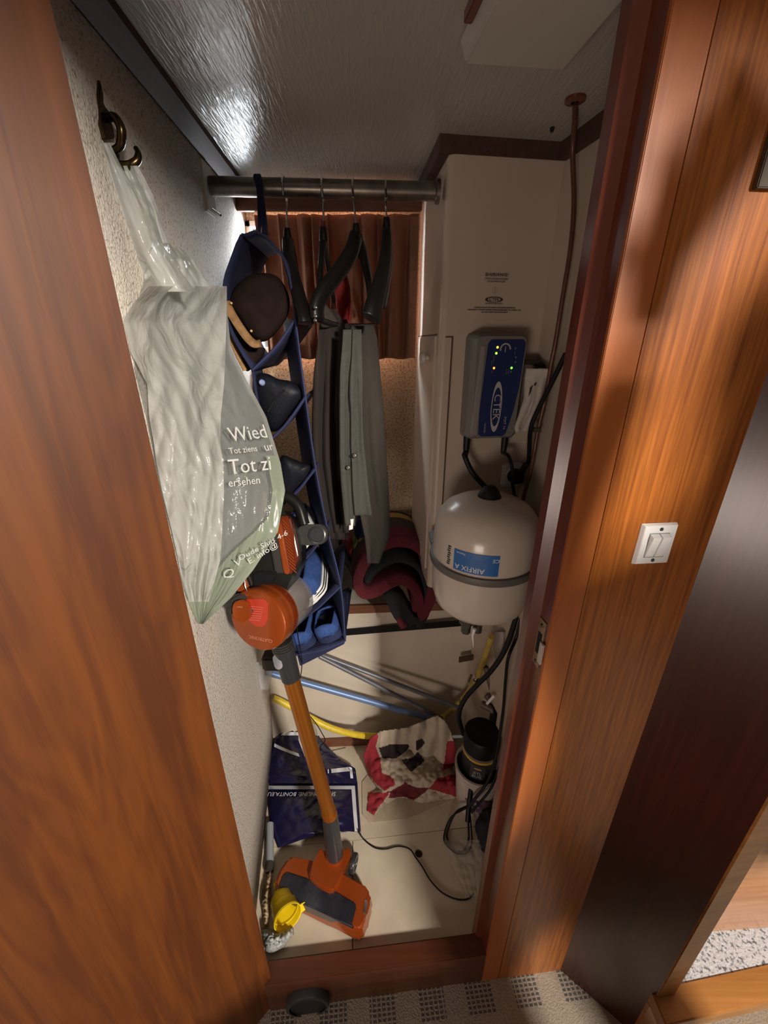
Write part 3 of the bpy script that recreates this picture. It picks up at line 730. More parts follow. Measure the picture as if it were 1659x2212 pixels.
mk('pelmet', b, BROWNX, smooth=False, bevel=0.002, label='brown wooden pelmet board above the rust curtain', cat='pelmet')

# ---- hanging shoe organiser
NAVY = mat('navy_nonwoven', (0.015, 0.018, 0.062), 0.85, var=0.15, vscale=60, bump=0.15, bscale=300)
NAVYL = mat('navy_piping', (0.030, 0.038, 0.115), 0.8)
og = thing('shoe_organiser', P(690, 1410, Y=0.9), 'navy blue fabric shoe organiser hanging crooked from the rail', 'organiser')
YO, YD = 0.89, 0.26
Rk = [(638, 690), (660, 858), (682, 1012), (708, 1147), (736, 1267), (746, 1384)]
Lk = [(545, 800), (562, 972), (585, 1112), (610, 1250), (612, 1364), (637, 1416)]
def strip(px, Y0, Y1, name, m=NAVY, th=0.004, du=0.0, dv=0.0, k=5):
    line = catmull([Vector((u, v, 0)) for u, v in px], k); n = len(line)-1
    bb = BM()
    def f(s, t):
        q = line[min(n, int(round(t*n)))]; a = P(q.x, q.y, Y=Y0); c = P(q.x+du, q.y+dv, Y=Y1) if du or dv else Vector((a.x-0.01, Y1, a.z))
        return lerp(a, c, s)+Vector((0, 0, 0.003*fold(s*4, t*6, 1.5, len(px))))
    surf(bb, f, 6, n); return solid(mk(name, bb, m, og, angle=60), th, 0)
strip([(521, 506), (560, 503), (600, 540), (620, 580), (632, 640), (638, 690)], YO, YO+0.2, 'top_panel')
strip([(521, 506), (505, 545), (482, 625), (500, 720), (545, 800)], YO, YO+0.22, 'side_panel')
strip([(u, v) for u, v in Rk], YO, YO+0.16, 'side_panel', du=-26, dv=-2)
strip([(545, 800), (556, 880), (562, 972), (585, 1112), (604, 1250), (616, 1364), (637, 1416)], YO, YO+0.10, 'side_panel', du=20, dv=-2)
for i in range(6):
    (ru, rv), (lu, lv) = Rk[i], Lk[i]
    sag = [(ru, rv), (lerp(ru, lu, 0.5)+5, lerp(rv, lv, 0.5)+4), (lu, lv)]
    sh = strip(sag, YO, YO+YD, 'shelf', th=0.006)
    b = BM(); sweep(b, catmull([P(u, v, Y=YO-0.001) for u, v in sag], 6), 0.0022, 8); mk('piping', b, NAVYL, sh)
b = BM(); prism(b, [P(640, 1412, Y=YO-0.002), P(746, 1382, Y=YO-0.002), P(744, 1392, Y=YO-0.002), P(648, 1440, Y=YO-0.002)], (0, 0.25, 0)); mk('base', b, NAVY, og, bevel=0.002)
b = BM(); sweep(b, catmull([P(u, v, Y=YO-0.002) for u, v in Rk], 8), 0.0018, 8); mk('piping', b, NAVYL, og)
tp = on_rail(559)
for du in (-6, 3, 10):
    b = BM(); sweep(b, catmull([P(566+du, 505, Y=0.93), P(564+du*0.8, 460, Y=0.962), P(560+du*0.5, 410, Y=0.968), tp+Vector((0.004*du/6, -0.012, 0.014)), tp+Vector((0, 0.010, 0.0165)), tp+Vector((0.0, 0.022, -0.01)), P(566+du, 505, Y=1.04)], 5), 0.0028, 8)
    mk('strap', b, NAVY, og)

# ---- shoes in the organiser
def shoe(frame, L, W, Hh, mats, label, cat, group, opening=True, stripes=False, lowback=False):
    """frame: origin at heel bottom, axes right / forward(toe) / up"""
    O, R, Fd, U = frame
    t = thing(cat.replace(' ', '_'), O, label, cat, group)
    def outline(s):             # half width along the length
        return W*0.5*(0.74+0.30*math.sin(math.pi*min(1, 0.15+s*0.8)))*(1 if s < 0.8 else max(0.05, math.sqrt(max(0, 1-((s-0.8)/0.2)**2))))*(1 if s > 0.10 else math.sqrt(max(0.04, 1-((0.10-s)/0.10)**2)))
    b = BM()                    # sole
    n = 26; lo, hi = [], []
    for sgn in (1, -1):
        rng = range(n+1) if sgn == 1 else range(n, -1, -1)
        for i in rng:
            s = i/n; wdt = outline(s)*1.06*sgn
            lo.append(O+R*wdt+Fd*(s*L)); hi.append(O+R*wdt+Fd*(s*L)+U*0.022)
    hexa(b, lo, hi); bmesh.ops.remove_doubles(b, verts=b.verts, dist=1e-5)
    sole = mk('sole', b, mats[1], t, angle=50)
    def top(s): return Hh*(0.95 if s < 0.38 else lerp(0.95, 0.42, min(1, (s-0.38)/0.45)))*(1 if s > 0.04 else 0.9)
    b = BM()
    def up(a, s):
        th = math.pi*(a); wdt = outline(s); hz = top(s)
        x = math.cos(th)*wdt; z = 0.018+(hz-0.018)*math.sin(th)**0.45
        if opening and 0.03 < s < 0.46:
            lim = 0.42*wdt/ (W*0.5)*W*0.5*1.3
            z = min(z, hz)
        return O+R*x+Fd*(s*L)+U*z
    nA, nS = 22, 34
    g_ = [[b.verts.new(up(i/nA, 0.015+0.97*j/nS)) for i in range(nA+1)] for j in range(nS+1)]
    for j in range(nS):
        for i in range(nA):
            s = 0.015+0.97*(j+0.5)/nS
            if opening and 0.06 < s < 0.45 and 5 <= i < nA-5: continue
            b.faces.new((g_[j][i], g_[j][i+1], g_[j+1][i+1], g_[j+1][i]))
    b.faces.new([g_[0][i] for i in range(nA+1)])
    solid(mk('upper', b, mats[0], t, angle=60), 0.005)
    if opening:
        b = BM(); lo = [O+R*outline(s)*0.8*k+Fd*s*L+U*(Hh*0.45) for s, k in ((0.05, 1), (0.2, 1), (0.46, 1), (0.46, -1), (0.2, -1), (0.05, -1))]
        b.faces.new([b.verts.new(p) for p in lo]); mk('insole', b, mats[2], t, smooth=False)
    if stripes:
        for zz in (0.0075, 0.0145):
            b = BM(); pts = [O+R*outline(s)*1.075*k+Fd*(s*L)+U*zz for s, k in [(0.5, 1), (0.3, 1), (0.12, 1), (0.05, 1), (0.02, 0.7), (0.005, 0.0), (0.02, -0.7), (0.05, -1), (0.12, -1), (0.3, -1), (0.5, -1)]]
            sweep(b, catmull(pts, 4), 0.0016, 6); mk('stripe', b, BLACKR, sole)
    return t
def shelf_frame(i, s, Y, dx=-0.12, lift=0.008):
    (ru, rv), (lu, lv) = Rk[i], Lk[i]
    pr_, pl = P(ru, rv, Y=Y), P(lu, lv, Y=Y)
    R = (pr_-pl).normalized(); Fd = Vector((dx, 1, 0.05)); Fd = (Fd-R*Fd.dot(R)).normalized(); U = R.cross(Fd)
    return lerp(pl, pr_, s)+U*lift, R, Fd, U
BLK = mat('black_leather', (0.008, 0.009, 0.014), 0.5, spec=0.25, bump=0.2, bscale=120)
SOLB = mat('black_sole', (0.01, 0.01, 0.011), 0.6)
BLUS = mat('blue_suede', (0.030, 0.075, 0.25), 0.9, var=0.25, vscale=120, sheen=0.0)
NAVS = mat('navy_shoe', (0.012, 0.02, 0.07), 0.8)
WSOL = mat('white_sole', (0.72, 0.72, 0.70), 0.5)
INS = mat('dark_insole', (0.008, 0.009, 0.016), 0.9)
BRSU = mat('brown_suede', (0.024, 0.015, 0.012), 0.95, spec=0.1, bump=0.5, bscale=60, var=0.25, vscale=30, sheen=0.0)
TAN = mat('tan_sole', (0.32, 0.17, 0.065), 0.75, var=0.35, vscale=90)
sg = 'shoes in the navy organiser'
def padded(name, px, Y, mats, label, cat, th=0.055, edge=None):   # soft puffy shoe seen from its sole/heel side
    t = thing(name, P(px[0][0], px[0][1], Y=Y), label, cat, sg)
    cx = sum(p[0] for p in px)/len(px); cy = sum(p[1] for p in px)/len(px)
    ring = catmull([Vector((u, v, 0)) for u, v in px], 6, closed=True)
    b = BM(); layers = []
    for k, (sc, dy) in enumerate(((0.0, -0.006), (0.45, -0.005), (0.8, 0.0), (0.95, 0.012), (1.0, 0.03), (0.98, th), (0.85, th+0.02))):
        if sc == 0: layers.append([b.verts.new(P(cx, cy, Y=Y+dy))])
        else: layers.append([b.verts.new(P(lerp(cx, q.x, sc), lerp(cy, q.y, sc), Y=Y+dy)) for q in ring])
    n = len(ring)
    for i in range(n): b.faces.new((layers[0][0], layers[1][i], layers[1][(i+1) % n]))
    for k in range(1, len(layers)-1):
        for i in range(n): b.faces.new((layers[k][i], layers[k][(i+1) % n], layers[k+1][(i+1) % n], layers[k+1][i]))
    b.faces.new(layers[-1][::-1])
    mk('upper', b, mats[0], t, angle=80); return t
# brown clogs in the top compartment
c1 = padded('clog', [(497, 640), (520, 606), (560, 590), (600, 598), (624, 640), (622, 680), (600, 715), (572, 738), (545, 730), (515, 690), (496, 662)], 0.905, [BRSU], 'brown suede clog with tan sole edge, upper one in the top of the navy organiser', 'clog')
b = BM(); line = catmull([P(u, v, Y=0.893) for u, v in ((488, 652), (497, 672), (515, 702), (535, 730), (550, 743), (562, 742))], 6)
sweep(b, line, 0.0095, 10, sx=0.6); mk('sole', b, TAN, c1)
for u, v in ((500, 655), (543, 715)):
    b = BM(); lathe(b, [(0, 0.003), (0.002, 0.002), (0.0026, 0)], P(u, v, Y=0.888), (0, -1, 0.3), 10); mk('stud', b, BRASSB, c1)
c2 = padded('clog', [(487, 690), (515, 715), (545, 750), (572, 752), (565, 775), (545, 795), (530, 800), (505, 760), (490, 720)], 0.925, [BRSU], 'brown suede clog tucked under the other clog in the organiser', 'clog')
b = BM(); sweep(b, catmull([P(u, v, Y=0.912) for u, v in ((486, 700), (500, 735), (515, 770), (530, 800))], 6), 0.006, 8, sx=0.6); mk('sole', b, TAN, c2)
# black slip-on in the second compartment
s2 = padded('slipper', [(548, 815), (560, 806), (580, 808), (600, 818), (632, 825), (656, 845), (652, 865), (630, 895), (600, 930), (578, 925), (560, 880), (546, 845)], 0.90, [BLK], 'black padded slip-on shoe with a round eyelet on the second organiser shelf', 'shoe')
b = BM(); lathe(b, [(0, 0.003), (0.004, 0.003), (0.0065, 0.0), (0.0065, -0.004)], P(565, 826, Y=0.892), (0, -1, 0.25), 16); mk('eyelet', b, mat('pale_blue', (0.30, 0.36, 0.62), 0.5), s2)
b = BM(); sweep(b, catmull([P(u, v, Y=0.893) for u, v in ((615, 842), (595, 862), (578, 890))], 6), 0.0022, 6); mk('seam', b, HOLE, s2)
s3 = padded('slipper', [(608, 985), (630, 990), (655, 1000), (672, 1005), (668, 1030), (640, 1060), (612, 1088), (598, 1070), (600, 1020)], 0.90, [BLK], 'black leather shoe on the third organiser shelf, heel outwards', 'shoe')
shoe(shelf_frame(3, 0.55, 0.90, -0.25), 0.20, 0.082, 0.075, [BLUS, WSOL, INS], 'blue suede trainer with laces on the fourth organiser shelf', 'trainer', sg)
shoe(shelf_frame(4, 0.60, 0.885, -0.25), 0.22, 0.092, 0.088, [BLUS, WSOL, INS], 'blue trainer with thick white striped sole on the fifth organiser shelf', 'trainer', sg, stripes=True)
shoe(shelf_frame(5, 0.72, 0.885, -0.1), 0.20, 0.072, 0.06, [BLUS, NAVS, INS], 'blue suede loafer on the bottom organiser shelf, right of its mate', 'loafer', sg)
shoe(shelf_frame(5, 0.20, 0.885, -0.1), 0.20, 0.070, 0.06, [BLUS, NAVS, INS], 'blue suede loafer on the bottom organiser shelf behind the vacuum cleaner', 'loafer', sg)

# ---- rolled blanket on the ledge
WINE = mat('wine_wool', (0.11, 0.010, 0.017), 0.95, var=0.2, vscale=120, bump=0.3, bscale=400, sheen=0.0)
COAL = mat('charcoal_wool', (0.013, 0.013, 0.016), 0.95, var=0.2, vscale=120, bump=0.3, bscale=400, sheen=0.0)
BRNW = mat('dark_brown_wool', (0.040, 0.028, 0.020), 0.95, var=0.2, vscale=120, bump=0.3, bscale=400, sheen=0.0)
YELW = mat('mustard_wool', (0.40, 0.24, 0.055), 0.95, var=0.2, vscale=120, bump=0.3, bscale=400, sheen=0.0)
NAVW = mat('navy_wool', (0.018, 0.022, 0.085), 0.95, var=0.2, vscale=120, bump=0.3, bscale=400, sheen=0.0)
bl = thing('blanket', (0.03, 1.15, LZ), 'thick striped wool blanket rolled up on the ledge, wine red end hanging over', 'blanket')
BC = Vector((0.036, 1.075, 0.792))           # near end, centre of the roll
ax = Vector((-0.10, 0.98, 0.06)).normalized(); bx = Vector((0, 0, 1)).cross(ax).normalized()*-1; bz = bx.cross(ax)
if bz.z < 0: bz = -bz
# spiral fold: a thick layer that turns in on itself like in the photo
spx = [(905, 1340), (925, 1310), (936, 1270), (930, 1225), (905, 1185), (868, 1172), (830, 1180), (795, 1210), (778, 1240), (774, 1268), (787, 1284), (812, 1280), (842, 1262), (870, 1255), (895, 1272), (905, 1300), (895, 1322)]
f = VF(858, 1255, 1.06)
core = [f(u, v) for u, v in spx]
core2 = catmull(core, 5)
NL = 16
def layer(th, offs, z0, z1, mlist, name, idx=None):
    bb = BM(); n = len(core2); cs = []
    for i, p in enumerate(core2):
        a = core2[max(0, i-1)]; c = core2[min(n-1, i+1)]
        tg = (c-a).normalized(); nm = tg.cross(FW).normalized(); cs.append((p, nm))
    rings = []
    for k in range(NL+1):
        s = lerp(z0, z1, k/NL); shrink = 1.0-0.06*max(0, s-0.12)/0.12
        bul = 1.0 if 0.01 < s else 0.82
        ring = []
        for sgn, rng in ((1, range(n)), (-1, range(n-1, -1, -1))):
            for i in rng:
                p, nm = cs[i]; e = min(1, i/3+0.4, (n-1-i)/3+0.4)
                q = p+nm*(offs+sgn*th*0.5*e*bul); q = f.C+(q-f.C)*shrink
                ring.append(bb.verts.new(q+ax*s))
        rings.append(ring)
    m_ = len(rings[0])
    for k in range(NL):
        s = lerp(z0, z1, (k+0.5)/NL)
        mi = 0 if s < 0.07 else (1 if s < 0.135 else (2 if s < 0.18 else 3))
        for i in range(m_):
            fc = bb.faces.new((rings[k][i], rings[k][(i+1) % m_], rings[k+1][(i+1) % m_], rings[k+1][i])); fc.material_index = mi
    for i in range(n-1):
        bb.faces.new((rings[0][i], rings[0][i+1], rings[0][m_-2-i], rings[0][m_-1-i]))
        fc = bb.faces.new((rings[-1][m_-1-i], rings[-1][m_-2-i], rings[-1][i+1], rings[-1][i])); fc.material_index = 3
    return mk(name, bb, mlist, bl, angle=70)
layer(0.034, 0.0, 0.0, 0.22, [WINE, BRNW, YELW, NAVW], 'outer_layer')
# charcoal lining between the turns
ln = catmull([f(u, v, -0.004) for u, v in ((905, 1360), (925, 1320), (921, 1268), (905, 1230), (868, 1212), (835, 1220), (808, 1240), (792, 1262))], 5)
bb = BM(); n = len(ln)
for k in range(2):
    pass
g_ = [[bb.verts.new(p+ax*s) for p in ln] for s in (0.002, 0.1, 0.2)]
for k in range(2):
    for i in range(n-1): bb.faces.new((g_[k][i], g_[k][i+1], g_[k+1][i+1], g_[k+1][i]))
solid(mk('lining', bb, COAL, bl, angle=70), 0.016, 0)
b = BM(); prism(b, [f(u, v, 0.004) for u, v in ((826, 1288), (860, 1276), (880, 1300), (892, 1335), (915, 1335), (905, 1350), (872, 1362), (850, 1340))], -ax*-0.06)
subsurf(mk('hanging_end', b, COAL, bl, bevel=0.006), 1)
b = BM(); prism(b, [f(u, v, 0.010) for u, v in ((853, 1338), (868, 1334), (884, 1350), (882, 1356), (866, 1362))], ax*0.03)
subsurf(mk('hanging_corner', b, WINE, bl, bevel=0.004), 1)
# folded-in far end, spread over the ledge to the left
for nm_, px_, m_ in (('navy_fold', ((770, 1122), (800, 1118), (805, 1160), (768, 1168), (762, 1150)), NAVW), ('mustard_fold', ((772, 1166), (800, 1152), (812, 1168), (800, 1205), (770, 1205)), YELW),
                     ('green_fold', ((757, 1168), (774, 1160), (772, 1205), (765, 1218)), mat('olive_wool', (0.13, 0.15, 0.04), 0.95)), ('red_fold', ((733, 1170), (757, 1160), (766, 1212), (758, 1210)), mat('red_wool', (0.36, 0.035, 0.045), 0.95)),
                     ('charcoal_fold', ((727, 1172), (736, 1170), (762, 1212), (766, 1230), (735, 1196)), COAL), ('brown_fold', ((768, 1204), (812, 1196), (815, 1230), (780, 1250)), BRNW)):
    b = BM(); prism(b, [P(u, v, Y=1.19) for u, v in px_], (0, 0.06, -0.005)); subsurf(mk(nm_, b, m_, bl, bevel=0.006), 1)
# ---- grey felt cushion beside the blanket
FELT = mat('grey_felt', (0.27, 0.26, 0.225), 0.95, var=0.15, vscale=120, bump=0.4, bscale=300)
b = BM(); prism(b, [P(u, v, Y=1.205) for u, v in ((700, 1180), (735, 1195), (760, 1225), (776, 1262), (782, 1300), (700, 1306))], (0, 0.085, 0.0))
bmesh.ops.bevel(b, geom=list(b.edges), offset=0.014, segments=3, affect='EDGES', clamp_overlap=True)
mk('felt_cushion', b, FELT, label='grey green felt cushion on the ledge left of the rolled blanket', cat='cushion')
# ================================================================== RIGHT HAND SIDE
def cable(name, pts, r, m, label, cat, group=None, parent=None, n=10, k=7):
    b = BM(); sweep(b, catmull(pts, k), r, n)
    return mk(name, b, m, parent, label=label, cat=cat, group=group)
# ---- battery charger on the column
YC = lambda x: 0.9748+0.1467*(x-0.137)      # face of the column
ch = thing('battery_charger', (0.245, 0.985, 1.29), 'grey and blue battery charger with lit lamps mounted on the cream column', 'charger')
cR = Vector((1, 0.146, 0)).normalized(); cU = Vector((0, 0, 1)); cN = Vector((0.146, -1, 0)).normalized()
cO = Vector((0.247, YC(0.247), 1.405))
def C(x, y, n): return cO+cR*x+cU*y+cN*n
def rr(w0, w1, h, r, n=5):                   # rounded outline, width w0 at bottom, w1 at top
    pts = []
    for cx_, cy_, a0, w in ((w1/2-r, h/2-r, 0, w1), (-w1/2+r, h/2-r, 90, w1), (-w0/2+r, -h/2+r, 180, w0), (w0/2-r, -h/2+r, 270, w0)):
        for i in range(n+1):
            a = math.radians(a0+90*i/n); pts.append((cx_+r*math.cos(a), cy_+r*math.sin(a)))
    return pts
GREYC = mat('charger_grey', (0.17, 0.155, 0.14), 0.5, bump=0.05)
b = BM()
o1 = rr(0.128, 0.130, 0.232, 0.014); o2 = rr(0.126, 0.126, 0.228, 0.016); o3 = rr(0.104, 0.112, 0.216, 0.014)
L = [[b.verts.new(C(x, y, 0.0)) for x, y in o1], [b.verts.new(C(x, y, 0.036)) for x, y in o2], [b.verts.new(C(x-0.000, y, 0.050)) for x, y in o3]]
n = len(o1)
for k in range(2):
    for i in range(n): b.faces.new((L[k][i], L[k][(i+1) % n], L[k+1][(i+1) % n], L[k+1][i]))
b.faces.new(L[0][::-1]); b.faces.new(L[2]); mk('housing', b, GREYC, ch, angle=30)
NAVF = mat('charger_blue', (0.012, 0.022, 0.095), 0.4)
b = BM(); face = []
for y, xl, xr in ((-0.100, -0.036, 0.030), (-0.05, -0.038, 0.042), (0.0, -0.036, 0.049), (0.05, -0.034, 0.051), (0.094, -0.032, 0.052)):
    face.append((y, xl, xr))
pts = [(xr, y) for y, xl, xr in face]+[(face[-1][2]-0.006, 0.101), (face[-1][1]+0.006, 0.101)]+[(xl, y) for y, xl, xr in face[::-1]]+[(-0.030, -0.106), (0.024, -0.106)]
prism(b, [C(x, y, 0.050) for x, y in pts], cN*0.0025); mk('front_panel', b, NAVF, ch, smooth=False)
b = BM(); hexa(b, [C(-0.056, -0.10, 0.048), C(-0.039, -0.103, 0.048), C(-0.037, 0.09, 0.048), C(-0.048, 0.088, 0.048)], [C(-0.053, -0.10, 0.053), C(-0.040, -0.103, 0.053), C(-0.038, 0.09, 0.053), C(-0.046, 0.088, 0.053)])
mk('side_rib', b, mat('charger_rib', (0.24, 0.225, 0.21), 0.45), ch, bevel=0.001)
LOGO = mat('logo_grey', (0.42, 0.41, 0.40), 0.5)
def ring_mesh(cx_, cy_, a, c_, tx, ty, nrm, m, name, pts=48, sel=None):
    b = BM(); out, inn = [], []
    for i in range(pts):
        t_ = 2*math.pi*i/pts
        out.append(b.verts.new(C(cx_+a*math.cos(t_), cy_+c_*math.sin(t_), nrm)))
        inn.append(b.verts.new(C(cx_+(a-tx)*math.cos(t_), cy_+(c_-ty)*math.sin(t_), nrm)))
    for i in range(pts):
        if sel and not sel(i/pts): continue
        b.faces.new((out[i], out[(i+1) % pts], inn[(i+1) % pts], inn[i]))
    return mk(name, b, m, ch, smooth=False)
ring_mesh(0.0, -0.040, 0.0125, 0.056, 0.0020, 0.013, 0.0530, LOGO, 'logo_ring')
text('lettering', 'CTEK', C(0.0005, -0.040, 0.0530), -cU, cR, 0.0235, LOGO, ch, extr=0.0001)
text('lettering', 'MXT 14', C(0.024, -0.076, 0.0530), -cU, cR, 0.0085, LOGO, ch, extr=0.0001)
text('lettering', 'CHARGER', C(-0.023, -0.086, 0.0530), -cU, cR, 0.0052, LOGO, ch, extr=0.0001)
ring_mesh(0.007, 0.082, 0.0125, 0.0125, 0.0030, 0.0030, 0.0530, LOGO, 'dial', sel=lambda t_: t_ < 0.54)
b = BM(); prism(b, [C(0.0065, 0.076, 0.0525), C(0.0078, 0.076, 0.0525), C(0.0078, 0.088, 0.0525), C(0.0065, 0.088, 0.0525)], cN*0.0006); mk('dial_mark', b, LOGO, ch, smooth=False)
for x, y, col_ in ((-0.011, 0.086, (1.0, 0.55, 0.03)), (-0.0125, 0.074, (0.25, 1.0, 0.03)), (-0.0145, 0.044, (1.0, 0.22, 0.03)), (0.026, 0.044, (0.12, 1.0, 0.03))):
    b = BM(); lathe(b, [(0, 0.0015), (0.0018, 0.001), (0.0024, 0)], C(x, y, 0.0526), cN, 14)
    mk('indicator_lamp', b, mat('lamp_%d_%d' % (col_[0]*10, col_[1]*10), col_, 0.4, emit=col_, estr=4.0), ch)
for x, y in ((0.030, 0.084), (0.033, 0.066), (0.0335, 0.056), (0.026, 0.036)):
    b = BM(); lathe(b, [(0, 0.001), (0.0018, 0.0008), (0.0022, 0)], C(x, y, 0.0526), cN, 12); mk('unlit_lamp', b, MGREY, ch)
for x, y, h_ in ((-0.017, 0.062, 0.014), (-0.021, 0.055, 0.009), (0.015, 0.036, 0.012), (0.020, 0.037, 0.012), (0.030, 0.074, 0.007), (-0.018, 0.036, 0.006)):
    b = BM(); prism(b, [C(x-0.0006, y-h_/2, 0.0526), C(x+0.0006, y-h_/2, 0.0526), C(x+0.0006, y+h_/2, 0.0526), C(x-0.0006, y+h_/2, 0.0526)], cN*0.0002); mk('panel_mark', b, MGREY, ch, smooth=False)
for x in (-0.052, 0.044):
    b = BM(); lathe(b, [(0.0, 0.0), (0.0085, 0.0), (0.0075, 0.03), (0.006, 0.045), (0, 0.046)], C(x, -0.112, 0.022), (0, 0, -1), 16); mk('cable_gland', b, BLACKR, ch)
# ---- printed notice on the column
PRB = mat('black_print', (0.035, 0.024, 0.018), 0.7); PRB2 = mat('grey_print', (0.17, 0.125, 0.095), 0.7)
nt_ = thing('printed_notice', (0.25, 0.985, 1.55), 'small black printed notice on the cream column above the charger', 'notice')
nO = Vector((0.236, YC(0.236), 1.60))
def N_(x, y): return nO+cR*x+cU*y+cN*0.001
text('lettering', 'ВНИМАНИЕ!', N_(0.004, 0.033), cR, cU, 0.0085, PRB, nt_)
text('lettering', 'ПРОЧТИТЕ ИНСТРУКЦИЮ', N_(0.004, 0.0255), cR, cU, 0.0040, PRB2, nt_)
text('lettering', 'ПО ЭКСПЛУАТАЦИИ', N_(0.004, 0.0205), cR, cU, 0.0040, PRB2, nt_)
text('lettering', 'CTEK', N_(0.003, -0.0135), cR, cU, 0.0095, PRB, nt_)
text('lettering', 'POWER TO THE PEOPLE', N_(0.003, -0.0215), cR, cU, 0.0036, PRB2, nt_)
for i, s in enumerate(('ATTENTION! READ THE INSTRUCTION MANUAL BEFORE USE', 'DISCONNECT THE SUPPLY BEFORE MAKING OR BREAKING THE CONNECTION', 'USE ONLY IN WELL VENTILATED AREAS')):
    text('lettering', s, N_(0.006, -0.0295-0.0044*i), cR, cU, 0.0034, PRB, nt_)
def ell(a, c_, wx, wy, cy_, name, m, cx_=0.003):
    b = BM(); o_, i_ = [], []
    for k in range(40):
        t_ = 2*math.pi*k/40
        o_.append(b.verts.new(N_(cx_+a*math.cos(t_), cy_+c_*math.sin(t_)))); i_.append(b.verts.new(N_(cx_+(a-wx)*math.cos(t_), cy_+(c_-wy)*math.sin(t_))))
    for k in range(40): b.faces.new((o_[k], o_[(k+1) % 40], i_[(k+1) % 40], i_[k]))
    mk(name, b, m, nt_, smooth=False)
ell(0.0205, 0.0055, 0.006, 0.0006, -0.0135, 'logo_ring', PRB)
ell(0.0055, 0.0065, 0.0004, 0.0004, 0.005, 'mark_ring', PRB2)
text('lettering', 'i', N_(0.003, 0.005), cR, cU, 0.009, PRB2, nt_)

# ---- pressure vessel
VC = Vector((0.232, 0.835, 0.0)); vr = 0.117
VES = mat('cream_enamel', (0.62, 0.54, 0.46), 0.28, coat=0.3, var=0.04, vscale=6)
ve = thing('pressure_vessel', (VC.x, VC.y, 0.90), 'cream pressure vessel with black cap, grey clamp band and blue label', 'tank')
z0 = 0.895
prof = [(0.0, 0.0), (0.06, 0.003), (0.088, 0.012), (0.106, 0.03), (0.1145, 0.06), (vr, 0.10), (vr, 0.145)]
b = BM(); lathe(b, prof, VC+Vector((0, 0, z0)), n=64); mk('lower_shell', b, VES, ve, angle=60)
prof = [(vr, 0.145), (vr, 0.20), (0.1155, 0.228), (0.108, 0.252), (0.094, 0.270), (0.072, 0.283), (0.045, 0.291), (0.018, 0.294), (0, 0.2945)]
b = BM(); lathe(b, prof, VC+Vector((0, 0, z0)), n=64); mk('upper_shell', b, VES, ve, angle=60)
b = BM(); lathe(b, [(vr-0.003, 0.136), (vr+0.006, 0.137), (vr+0.0075, 0.145), (vr+0.006, 0.153), (vr-0.003, 0.154)], VC+Vector((0, 0, z0)), n=64); mk('clamp_band', b, mat('band_grey', (0.13, 0.12, 0.105), 0.5), ve)
b = BM(); box(b, VC+Vector((-0.095, 0.085, z0+0.145)), (0.04, 0.07, 0.02)); mk('bracket', b, mat('band_grey', (0.1, 0.1, 0.1)), ve, bevel=0.003)
b = BM(); lathe(b, [(0.0265, 0.286), (0.0265, 0.292), (0.022, 0.302), (0.015, 0.313), (0.010, 0.317), (0, 0.318)], VC+Vector((0.0, 0, z0)), n=32); mk('cap', b, BLACKR, ve)
LBL = mat('blue_label', (0.025, 0.14, 0.42), 0.45)
def vpt(a, z, r=vr+0.0006): return Vector((VC.x+r*math.sin(a), VC.y-r*math.cos(a), z))
a0, a1, zl0, zl1 = -0.80, 0.02, z0+0.160, z0+0.208
lb = None
b = BM(); surf(b, lambda s, t: vpt(lerp(a0, a1, s), lerp(zl0, zl1, t)), 20, 2); lb = mk('label', b, LBL, ve)
def curved_text(body, a_c, z_c, size, m, flip=True):
    o = text('lettering', body, (0, 0, 0), (1, 0, 0), (0, 1, 0), size, m, lb)
    org = Vector(o['_w']); me = o.data
    pts_ = []
    for v in me.vertices:
        p = v.co+org; x, y = (-p.x, -p.y) if flip else (p.x, p.y)
        pts_.append(vpt(a_c+x/vr, z_c+y, vr+0.0012+p.z*0.3))
    lo = Vector([min(p[i] for p in pts_) for i in range(3)])
    for v, p in zip(me.vertices, pts_): v.co = p-lo
    o.location = lo; o['_w'] = tuple(lo)
curved_text('AIRFIX A', -0.49, zl0+0.0105, 0.0165, WHITEP)
curved_text('CE', -0.04, zl1-0.011, 0.012, WHITEP)
for i in range(4): curved_text('Membraanexpansievat  max. 10 bar  8 l', -0.42, zl1-0.016-0.0042*i, 0.0032, mat('pale_blue_print', (0.12, 0.27, 0.55), 0.6))
curved_text('Flamco', -0.66, zl1-0.006, 0.007, WHITEP)
b = BM()
for i in range(9):
    zz = zl0+0.004+i*0.0052; surf(b, lambda s, t, zz=zz, i=i: vpt(-0.96+0.03*(i % 3)*0.3+0.07*s, zz+0.003*t), 2, 1)
mk('serial_print', b, PRB, lb, smooth=False)
b = BM(); lathe(b, [(0, 0), (0.012, 0), (0.012, 0.022), (0.018, 0.026), (0.018, 0.045), (0, 0.045)], VC+Vector((-0.035, -0.045, z0-0.040)), n=6); mk('fitting', b, mat('dark_fitting', (0.045, 0.038, 0.03), 0.45), ve, bevel=0.001)
b = BM(); lathe(b, [(0, 0), (0.011, 0), (0.011, 0.024), (0, 0.024)], VC+Vector((-0.010, -0.055, z0-0.030)), n=8); mk('fitting', b, mat('dark_fitting', (0.04, 0.04, 0.04)), ve, bevel=0.001)
b = BM(); q = VC+Vector((-0.022, -0.075, z0-0.006)); sweep(b, [q, q+Vector((-0.003, 0, -0.02)), q+Vector((0, 0, -0.04)), q+Vector((0.001, 0, -0.055))], lambda t: 0.0042*(1-t*0.9), 8); mk('sealing_tape', b, WHITEP, ve)

